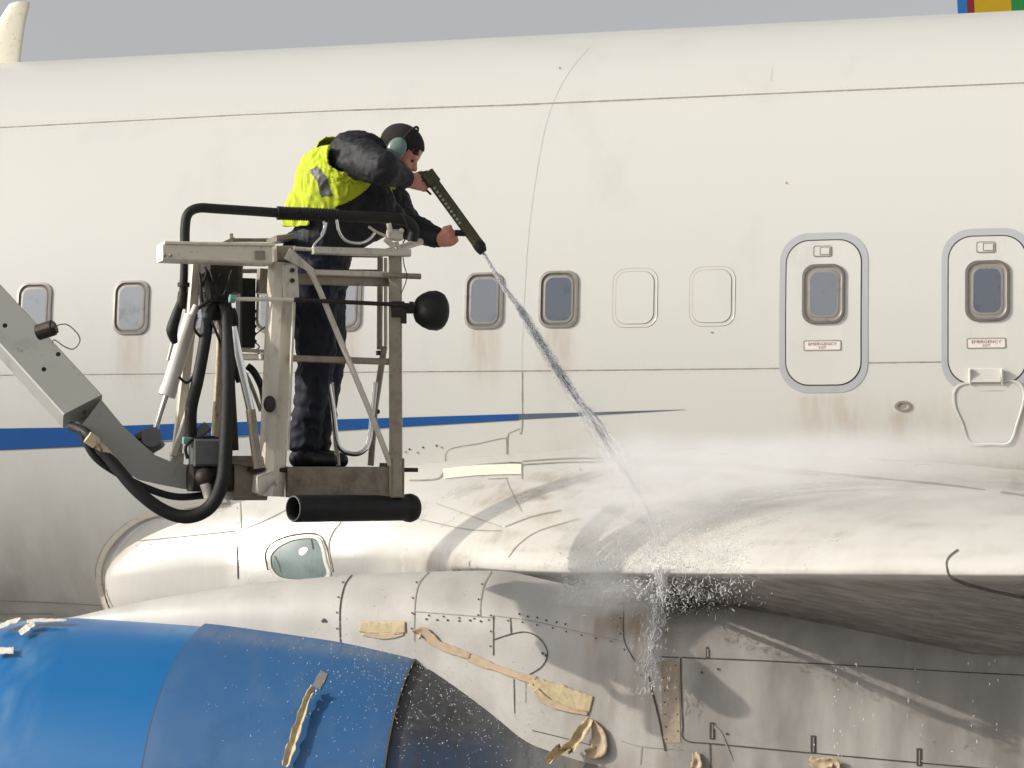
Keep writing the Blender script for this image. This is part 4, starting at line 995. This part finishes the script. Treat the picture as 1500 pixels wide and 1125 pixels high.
# jacket
b = MB(); capsule(b, pq(468, 372), pq(480, 335), .15, .14); capsule(b, pq(480, 335), J['chest'], .14, .17); capsule(b, J['chest'], J['upper'], .175, .15)
capsule(b, J['upper'], J['neck']-UP*.02, .15, .085); capsule(b, pq(498, 262, -.02), pq(548, 300, 0), .14, .10)
capsule(b, pq(505, 300), pq(572, 318, .05), .11, .07); capsule(b, pq(512, 340), pq(560, 322, .04), .09, .07)
capsule(b, J['upper']-VD*.06, J['rs'], .11, .102); capsule(b, J['rs'], J['re'], .100, .078); capsule(b, J['re'], J['rw']-(J['rw']-J['re']).normalized()*.05, .078, .047)
capsule(b, J['upper']+VD*.06, J['ls'], .10, .09); capsule(b, J['ls'], J['le'], .088, .068); capsule(b, J['le'], J['lw']-(J['lw']-J['le']).normalized()*.035, .068, .046)
jk = remesh(b, .009, 5, folds(.011, 15, 3)); put('jacket', jk, M_jacket, man)
# trousers
b = MB(); capsule(b, pq(462, 372), J['pelvis'], .15, .155)
for s in 'rl':
    capsule(b, J['pelvis'], J[s+'h'], .145, .13); capsule(b, J[s+'h'], J[s+'k'], .118, .085); capsule(b, J[s+'k'], J[s+'a']+UP*.03, .085, .072)
tr = remesh(b, .009, 5, folds(.014, 14, 8, (1, 1, .7))); put('trousers', tr, M_trouser, man)
for s in 'rl':
    b = MB(); A = J[s+'a']; capsule(b, A+UP*.03, A-UP*.05, .056, .052); capsule(b, A-UP*.055-RD*.03, A+RD*.10-UP*.062, .043, .036); capsule(b, A-UP*.06+RD*.06, A+RD*.125-UP*.065, .045, .036)
    bo = remesh(b, .006, 4)
    bo.v = [(v[0], v[1], max(v[2], q(0, 685).z)) for v in bo.v]; put('boot', bo, M_boot, man)
# vest: shell around the torso, cut to the photographed outline
def inpoly(x, y, poly):
    c = False; j = len(poly)-1
    for i in range(len(poly)):
        if (poly[i][1] > y) != (poly[j][1] > y) and x < (poly[j][0]-poly[i][0])*(y-poly[i][1])/(poly[j][1]-poly[i][1])+poly[i][0]: c = not c
        j = i
    return c
b = MB(); capsule(b, pq(468, 345), pq(474, 320), .148, .155); capsule(b, pq(474, 320), J['chest'], .155, .190); capsule(b, J['chest'], J['upper'], .198, .172); capsule(b, J['upper'], J['neck'], .165, .12)
capsule(b, pq(470, 318, 0), pq(462, 318), .15, .142); capsule(b, J['upper'], J['rs'], .12, .122); capsule(b, J['upper'], J['ls'], .12, .118)
capsule(b, pq(498, 262, -.02), pq(530, 285, 0), .165, .125)
fv0 = folds(.015, 15, 21, (1, 1.2, .5)); fv = lambda v: fv0(v)+.014; vs_ = remesh(b, .006, 5, fv)
VP = [(v.x, v.y) for v in smooth_path([(a, b_, 0) for a, b_ in [(484, 212), (479, 232), (484, 244), (496, 251), (515, 254), (547, 249), (547, 262), (538, 276), (520, 290), (503, 299), (492, 303), (486, 314), (455, 318), (453, 329), (438, 331), (415, 331), (405, 318), (400, 300), (405, 270), (415, 240), (440, 225), (470, 214)]], 5)]
FARP = [(470, 200), (600, 200), (600, 330), (420, 332), (420, 300), (440, 262)]
RB = [(452, 250), (466, 243), (479, 260), (488, 287), (470, 289), (465, 268), (458, 257)]
keep = MB(); idx = {}; side = Vector(J['chest']).dot(VD)
def vkeep(c):
    x, y = W2P(c)
    if c.dot(VD) > side-.02: return inpoly(x, y, FARP) or inpoly(x, y, VP)
    return inpoly(x, y, VP)
for f in vs_.f:
    c = sum((Vector(vs_.v[i]) for i in f), Vector())/len(f)
    if vkeep(c):
        x, y = W2P(c); k_ = []
        for i in f:
            if i not in idx: idx[i] = len(keep.v); keep.v.append(vs_.v[i])
            k_.append(idx[i])
        keep.f.append(k_); keep.m.append(1 if inpoly(x, y, RB) else 0); keep.sm.append(True)
vo = put('safety_vest', keep, [M_vest, M_reflect], man); sm = vo.modifiers.new('t', 'SOLIDIFY'); sm.thickness = .006
# beanie
b = MB(); ball(b, hv(-.016, 0, .030), 1, 0, 18, (.106, .086, .094), AX)
bb = MB(); bb.v = b.v; out = MB(); idx = {}
for f in b.f:
    c = sum((Vector(b.v[i]) for i in f), Vector())/4-H; ff, uu = c.dot(hf), c.dot(hu)
    if uu > -.05+max(0, ff+.03)*1.0: out.f.append(f)
out.v = b.v; out.m = [0]*len(out.f); out.sm = [True]*len(out.f)
bo = put('beanie', out, M_beanie, man); sm = bo.modifiers.new('t', 'SOLIDIFY'); sm.thickness = .01; sm.offset = -1
m = MB(); ball(m, hv(.066, 0, .034), 1, 0, 10, (.024, .058, .022), AX); put('hair', m, M_hair, man)
# ear defenders
m = MB()
for s in (-1, 1):
    for k, (o_, r) in enumerate(((.072, .036), (.084, .042), (.100, .043), (.112, .036), (.118, .02))):
        pass
    rws = []
    for o_, r in ((.074, .034), (.082, .043), (.098, .045), (.110, .040), (.118, .026), (.120, .001)):
        rws.append([hv(-.004+r*1.08*math.cos(2*math.pi*k/24), s*(o_+.012), -.004+r*1.35*math.sin(2*math.pi*k/24)) for k in range(25)])
    m.grid(rws, 0, True)
put_split('ear_cup', m, M_cup, man)
m = MB(); tube(m, [hv(-.004, math.cos(t)*.106, .035+math.sin(t)*.112) for t in [math.pi*k/20 for k in range(21)]], .006, 8); put_split('headband', m, M_beanie, man)

# ------------------------------------------------------------------ spray gun held in both hands
gun = thing('spray_gun', GA, 'long dark olive pressure spray gun held by the worker in both hands', 'spray gun')
gs = GX.cross(VD).normalized()
m = MB(); beam(m, GA-GX*.02, GB_, .040, .052, VD, .008, w1=.044, h1=.050); beam(m, GA-GX*.035, GA+GX*.03, .05, .066, VD, .012); beam(m, GA-GX*.015-gs*0, GA-GX*.005+(-RD*.07-UP*.006), .03, .055, VD, .01)
put('gun_body', m, M_gun, gun)
m = MB(); sgn = -1 if gs.dot(RD) > 0 else 1
for k in range(11):
    p = GA+GX*(.05+.023*k)+gs*sgn*.013-VD*.020; tube(m, [p, p-VD*.003], .0065, 10, 0)
put_split('vent_hole', m, M_rim, gun)
m = MB(); n0, n1 = GB_-GX*.01, Q(708, 370, 9.17*KS); tube(m, [n0, n0+GX*.03, n1-GX*.01, n1], [.026, .028, .022, .019], 16); put('nozzle', m, M_black, gun)
m = MB(); p = GB_-GX*.06; tube(m, [p, p-RD*.075+UP*.004], .014, 12); put('front_grip', m, M_black, gun)
m = MB(); p = GA+GX*.02; tube(m, smooth_path([p-RD*.02, p-RD*.035-UP*.03, p-UP*.06-RD*.01]), .005, 8); put('trigger', m, M_iron, gun)

# ------------------------------------------------------------------ water
def wmat(name, col, alpha, rough=.3, sc=60, lo=.35, hi=.6, st=(1, 1, 1)):
    m = bpy.data.materials.new(name); m.use_nodes = True; t = m.node_tree; N = t.nodes; L = t.links; b = N['Principled BSDF']
    b.inputs['Base Color'].default_value = col; b.inputs['Roughness'].default_value = rough; b.inputs['Subsurface Weight'].default_value = .0
    b.inputs['Transmission Weight'].default_value = .0; b.inputs['IOR'].default_value = 1.33
    g = N.new('ShaderNodeNewGeometry'); n = N.new('ShaderNodeTexNoise'); n.inputs['Scale'].default_value = sc; n.inputs['Detail'].default_value = 5; L.new(g.outputs['Position'], n.inputs['Vector'])
    r = N.new('ShaderNodeMapRange'); r.inputs['From Min'].default_value = lo; r.inputs['From Max'].default_value = hi; r.inputs['To Max'].default_value = alpha; L.new(n.outputs['Fac'], r.inputs['Value'])
    sx = N.new('ShaderNodeSeparateXYZ'); L.new(g.outputs['Position'], sx.inputs[0]); rz = N.new('ShaderNodeMapRange'); rz.inputs['From Min'].default_value = E-.55; rz.inputs['From Max'].default_value = E+1.0; rz.inputs['To Min'].default_value = .22; rz.inputs['To Max'].default_value = 1
    L.new(sx.outputs['Z'], rz.inputs['Value']); mu = N.new('ShaderNodeMath'); mu.operation = 'MULTIPLY'; L.new(r.outputs[0], mu.inputs[0]); L.new(rz.outputs[0], mu.inputs[1])
    L.new(mu.outputs[0], b.inputs['Alpha']); return m
M_jet = wmat('white_water', (.97, .97, 1.0, 1), .42, .7, 55, .2, .7)
M_drop = bpy.data.materials.new('water_drop'); M_drop.use_nodes = True
bb_ = M_drop.node_tree.nodes['Principled BSDF']; bb_.inputs['Base Color'].default_value = (.88, .88, .88, 1); bb_.inputs['Roughness'].default_value = .15; bb_.inputs['Transmission Weight'].default_value = .35; bb_.inputs['IOR'].default_value = 1.33; bb_.inputs['Alpha'].default_value = .7
HIT = proj(972, 800, WB, 0)
jp = [(707, 369), (737, 418), (768, 462), (800, 514), (850, 592), (900, 668), (940, 730), (972, 800)]
n1d = 9.17*KS; KS = 1.0; hd = -HIT.x*S+HIT.y*C
jpts = []
for i, (x_, y_) in enumerate(jp): 
    t = (y_-369)/(800-369); jpts.append(Q(x_, y_, 1/((1-t)/n1d+t/hd)))
m = MB(); path = smooth_path(jpts, 14); N_ = len(path)
for s in range(26):
    pts_ = []; rs = []
    for i, p in enumerate(path):
        t = i/(N_-1); sp = .004+.060*t**1.0
        w1 = Vector((noise.noise(Vector((t*9, s*3.1, 0))), noise.noise(Vector((t*9, s*3.1, 5))), noise.noise(Vector((t*9, s*3.1, 9)))))*1.3
        pts_.append(p+w1*sp*(.3 if s == 0 else 1)); rs.append(max(.0015, (.007+.005*min(t*2, 1))*(1 if s == 0 else .42)*(1+.9*noise.noise(Vector((t*60, s*3, 2))))*(1-.7*sstep(.45, 1, t))))
    tube(m, pts_, rs, 8)
tag(put('water_jet', m, M_jet), 'narrow white jet of water shooting from the spray gun down to the wing edge', 'water jet')
# droplets
def drop(m, p, d, L, r):
    d = d.normalized(); u, v = frame(d); n = 5
    pts_ = [(-.5, .1), (-.2, .8), (.1, 1), (.4, .6), (.5, .1)]; bend = (u*random.uniform(-1, 1)+v*random.uniform(-1, 1))*L*.25; rows = []
    for s, k in pts_: rows.append([p+d*(s*L)+bend*(4*s*s)+(u*math.cos(2*math.pi*j/n)+v*math.sin(2*math.pi*j/n))*r*k for j in range(n+1)])
    m.grid(rows, 0, True)
dm = MB(); R = random.uniform
def rdir(): return Vector((R(-1, 1), R(-1, 1), R(-1, 1)))
# splash around the strike
for i in range(2300):
    a = random.gauss(0, 1); bq = random.gauss(0, 1)
    px, py = 965+a*55, 842+bq*20+max(0, -a)*8
    p = surf(px, py, R(.02, .10)); k_ = random.random()**3
    if p: drop(dm, p, rdir()+Vector((0, 0, -.8)), .005+.04*k_, .0009+.0026*random.random()**2)
for i in range(380):
    px = R(990, 1110); py = R(800, 850)+(px-990)*-.05+R(-12, 30)
    p = surf(px, py, R(.01, .07))
    if p: drop(dm, p, rdir(), R(.005, .02), R(.0008, .002))
for i in range(500):
    px = R(820, 980); py = 865+(px-820)*.12+random.gauss(0, 16)
    p = surf(px, py, R(.01, .15))
    if p: drop(dm, p, rdir(), R(.006, .02), R(.001, .0024))
for i in range(3500):
    a = random.gauss(0, 1); px, py = 975+a*70+abs(random.gauss(0, 60))*(random.random() < .35), 815+random.gauss(0, 38)-max(0, a)*14
    p = surf(px, py, R(.02, .2))
    if p: drop(dm, p, rdir(), R(.002, .008), R(.0004, .001))
# curtain of falling water
for i in range(420):
    t = random.random()**1.0; py = 835+t*180; px = 980-t*30+random.gauss(0, 5+7*t)+4*math.sin(py/14)
    p = surf(px, py, R(.03, .12))
    if p: drop(dm, p, Vector((R(-.4, .4), R(-.3, .3), -1)), R(.01, .035), R(.0015, .0035))
for s_ in range(9):
    pts_ = []
    for k in range(26):
        t = k/25; px = 980-t*26+(3+6*t)*noise.noise(Vector((t*9, s_*2.7, 1)))*2.4; py = 832+t*170*(1-.05*s_)
        p = surf(px, py, .05+.03*noise.noise(Vector((t*7, s_, 4)))); 
        if p: pts_.append(p)
    tube(dm, pts_, [max(.0012, .0045*(1+1.6*noise.noise(Vector((k*.9, s_*3, 7))))) for k in range(len(pts_))], 6)
for i in range(150):
    px, py = R(900, 1000), R(880, 1090); p = surf(px, py, R(.02, .2))
    if p: drop(dm, p, rdir(), R(.006, .016), R(.001, .002))
# flecks over the cowl
for i in range(900):
    px = random.gauss(650, 110); py = R(940, 1140)
    if px < 380 or px > 960: continue
    p = surf(px, py, R(.03, .8))
    if p: drop(dm, p, rdir(), R(.005, .015), R(.0009, .0018))
for i in range(110):
    px = R(330, 620); py = R(950, 1130); p = surf(px, py, R(.02, .5))
    if p: drop(dm, p, rdir(), R(.004, .012), R(.0008, .0014))
for cx in (1232, 1268, 1290, 1352, 1428, 1462, 1240):
    for k in range(9):
        p = surf(cx+R(-3, 3), R(885, 1110), R(.1, .6))
        if p: drop(dm, p, Vector((R(-.1, .1), 0, -1)), R(.006, .02), R(.002, .0035))
# droplets thrown off the jet
for i in range(2600):
    t = random.random()**.7; p = path[int(t*(N_-1))]+rdir()*(.008+.07*t*t); drop(dm, p, (jpts[-1]-jpts[0])+rdir()*2, R(.004, .03), R(.0005, .0013))
tag(put('water_droplets', dm, M_drop), 'white water droplets splashing off the wing edge and over the engine cowl', 'water', kind='stuff')
# mist: one closed volume whose density is a sum of soft clouds
blobs = [((975, 795, .22), (.48, .46, .34), 5), ((905, 842, .12), (.42, .36, .20), 2.6), ((1050, 770, .2), (.6, .5, .24), 2.6), ((1160, 764, .2), (.7, .6, .18), 1.4), ((1290, 758, .2), (.8, .7, .13), .7), ((1430, 764, .2), (.9, .8, .11), .35), ((1120, 722, .15), (.8, .6, .12), .4), ((935, 725, .15), (.25, .3, .30), 1.6), ((1330, 790, .15), (.7, .5, .10), .8)]
cs = [proj(c[0], c[1], WB, c[2])+Vector((0, 0, .05)) for c, r, k in blobs]
blobs += [((870, 612, 9.7), (.10, .15, .26), 1.2), ((905, 670, 9.9), (.13, .2, .28), 1.8)]; cs += [P(*c) for c, r, k in blobs[-2:]]
lo = Vector((min(c.x-r[0] for c, (_, r, k) in zip(cs, blobs)), min(c.y-r[1] for c, (_, r, k) in zip(cs, blobs)), min(c.z-r[2] for c, (_, r, k) in zip(cs, blobs))))
hi = Vector((max(c.x+r[0] for c, (_, r, k) in zip(cs, blobs)), max(c.y+r[1] for c, (_, r, k) in zip(cs, blobs)), max(c.z+r[2] for c, (_, r, k) in zip(cs, blobs))))
m = MB(); m.add([(x, y, z) for x in (lo.x, hi.x) for y in (lo.y, hi.y) for z in (lo.z, hi.z)], [[0, 1, 3, 2], [4, 6, 7, 5], [0, 4, 5, 1], [2, 3, 7, 6], [0, 2, 6, 4], [1, 5, 7, 3]], 0, False)
vmt = bpy.data.materials.new('fine_mist'); vmt.use_nodes = True; t = vmt.node_tree; N = t.nodes; L = t.links; N.remove(N['Principled BSDF'])
pv = N.new('ShaderNodeVolumePrincipled'); pv.inputs['Color'].default_value = (.995, .99, .985, 1); pv.inputs['Anisotropy'].default_value = 0; L.new(pv.outputs[0], N['Material Output'].inputs['Volume'])
g = N.new('ShaderNodeNewGeometry'); acc = None
for c, (_, r, k) in zip(cs, blobs):
    sb = N.new('ShaderNodeVectorMath'); sb.operation = 'SUBTRACT'; sb.inputs[1].default_value = c; L.new(g.outputs['Position'], sb.inputs[0])
    dv = N.new('ShaderNodeVectorMath'); dv.operation = 'DIVIDE'; dv.inputs[1].default_value = r; L.new(sb.outputs[0], dv.inputs[0])
    ln = N.new('ShaderNodeVectorMath'); ln.operation = 'LENGTH'; L.new(dv.outputs[0], ln.inputs[0])
    mr = N.new('ShaderNodeMapRange'); mr.interpolation_type = 'SMOOTHSTEP'; mr.inputs['From Min'].default_value = 1; mr.inputs['From Max'].default_value = .05; mr.inputs['To Max'].default_value = k; L.new(ln.outputs['Value'], mr.inputs['Value'])
    if acc is None: acc = mr.outputs[0]
    else: ad = N.new('ShaderNodeMath'); ad.operation = 'ADD'; L.new(acc, ad.inputs[0]); L.new(mr.outputs[0], ad.inputs[1]); acc = ad.outputs[0]
nz = N.new('ShaderNodeTexNoise'); nz.inputs['Scale'].default_value = 3.2; nz.inputs['Detail'].default_value = 7; nz.inputs['Roughness'].default_value = .68; nz.inputs['Distortion'].default_value = .6
mpn = N.new('ShaderNodeMapping'); mpn.inputs['Rotation'].default_value = (0, math.radians(18), 0); mpn.inputs['Scale'].default_value = (.8, 1.5, 2.4); L.new(g.outputs['Position'], mpn.inputs[0]); L.new(mpn.outputs[0], nz.inputs['Vector'])
mr = N.new('ShaderNodeMapRange'); mr.inputs['From Min'].default_value = .40; mr.inputs['From Max'].default_value = .66; mr.inputs['To Min'].default_value = .12; mr.inputs['To Max'].default_value = 2.4; L.new(nz.outputs['Fac'], mr.inputs['Value'])
ml = N.new('ShaderNodeMath'); ml.operation = 'MULTIPLY'; L.new(acc, ml.inputs[0]); L.new(mr.outputs[0], ml.inputs[1]); L.new(ml.outputs[0], pv.inputs['Density'])
tag(put('spray_mist', m, vmt), 'pale cloud of fine spray mist drifting right over the wing', 'mist', kind='stuff')
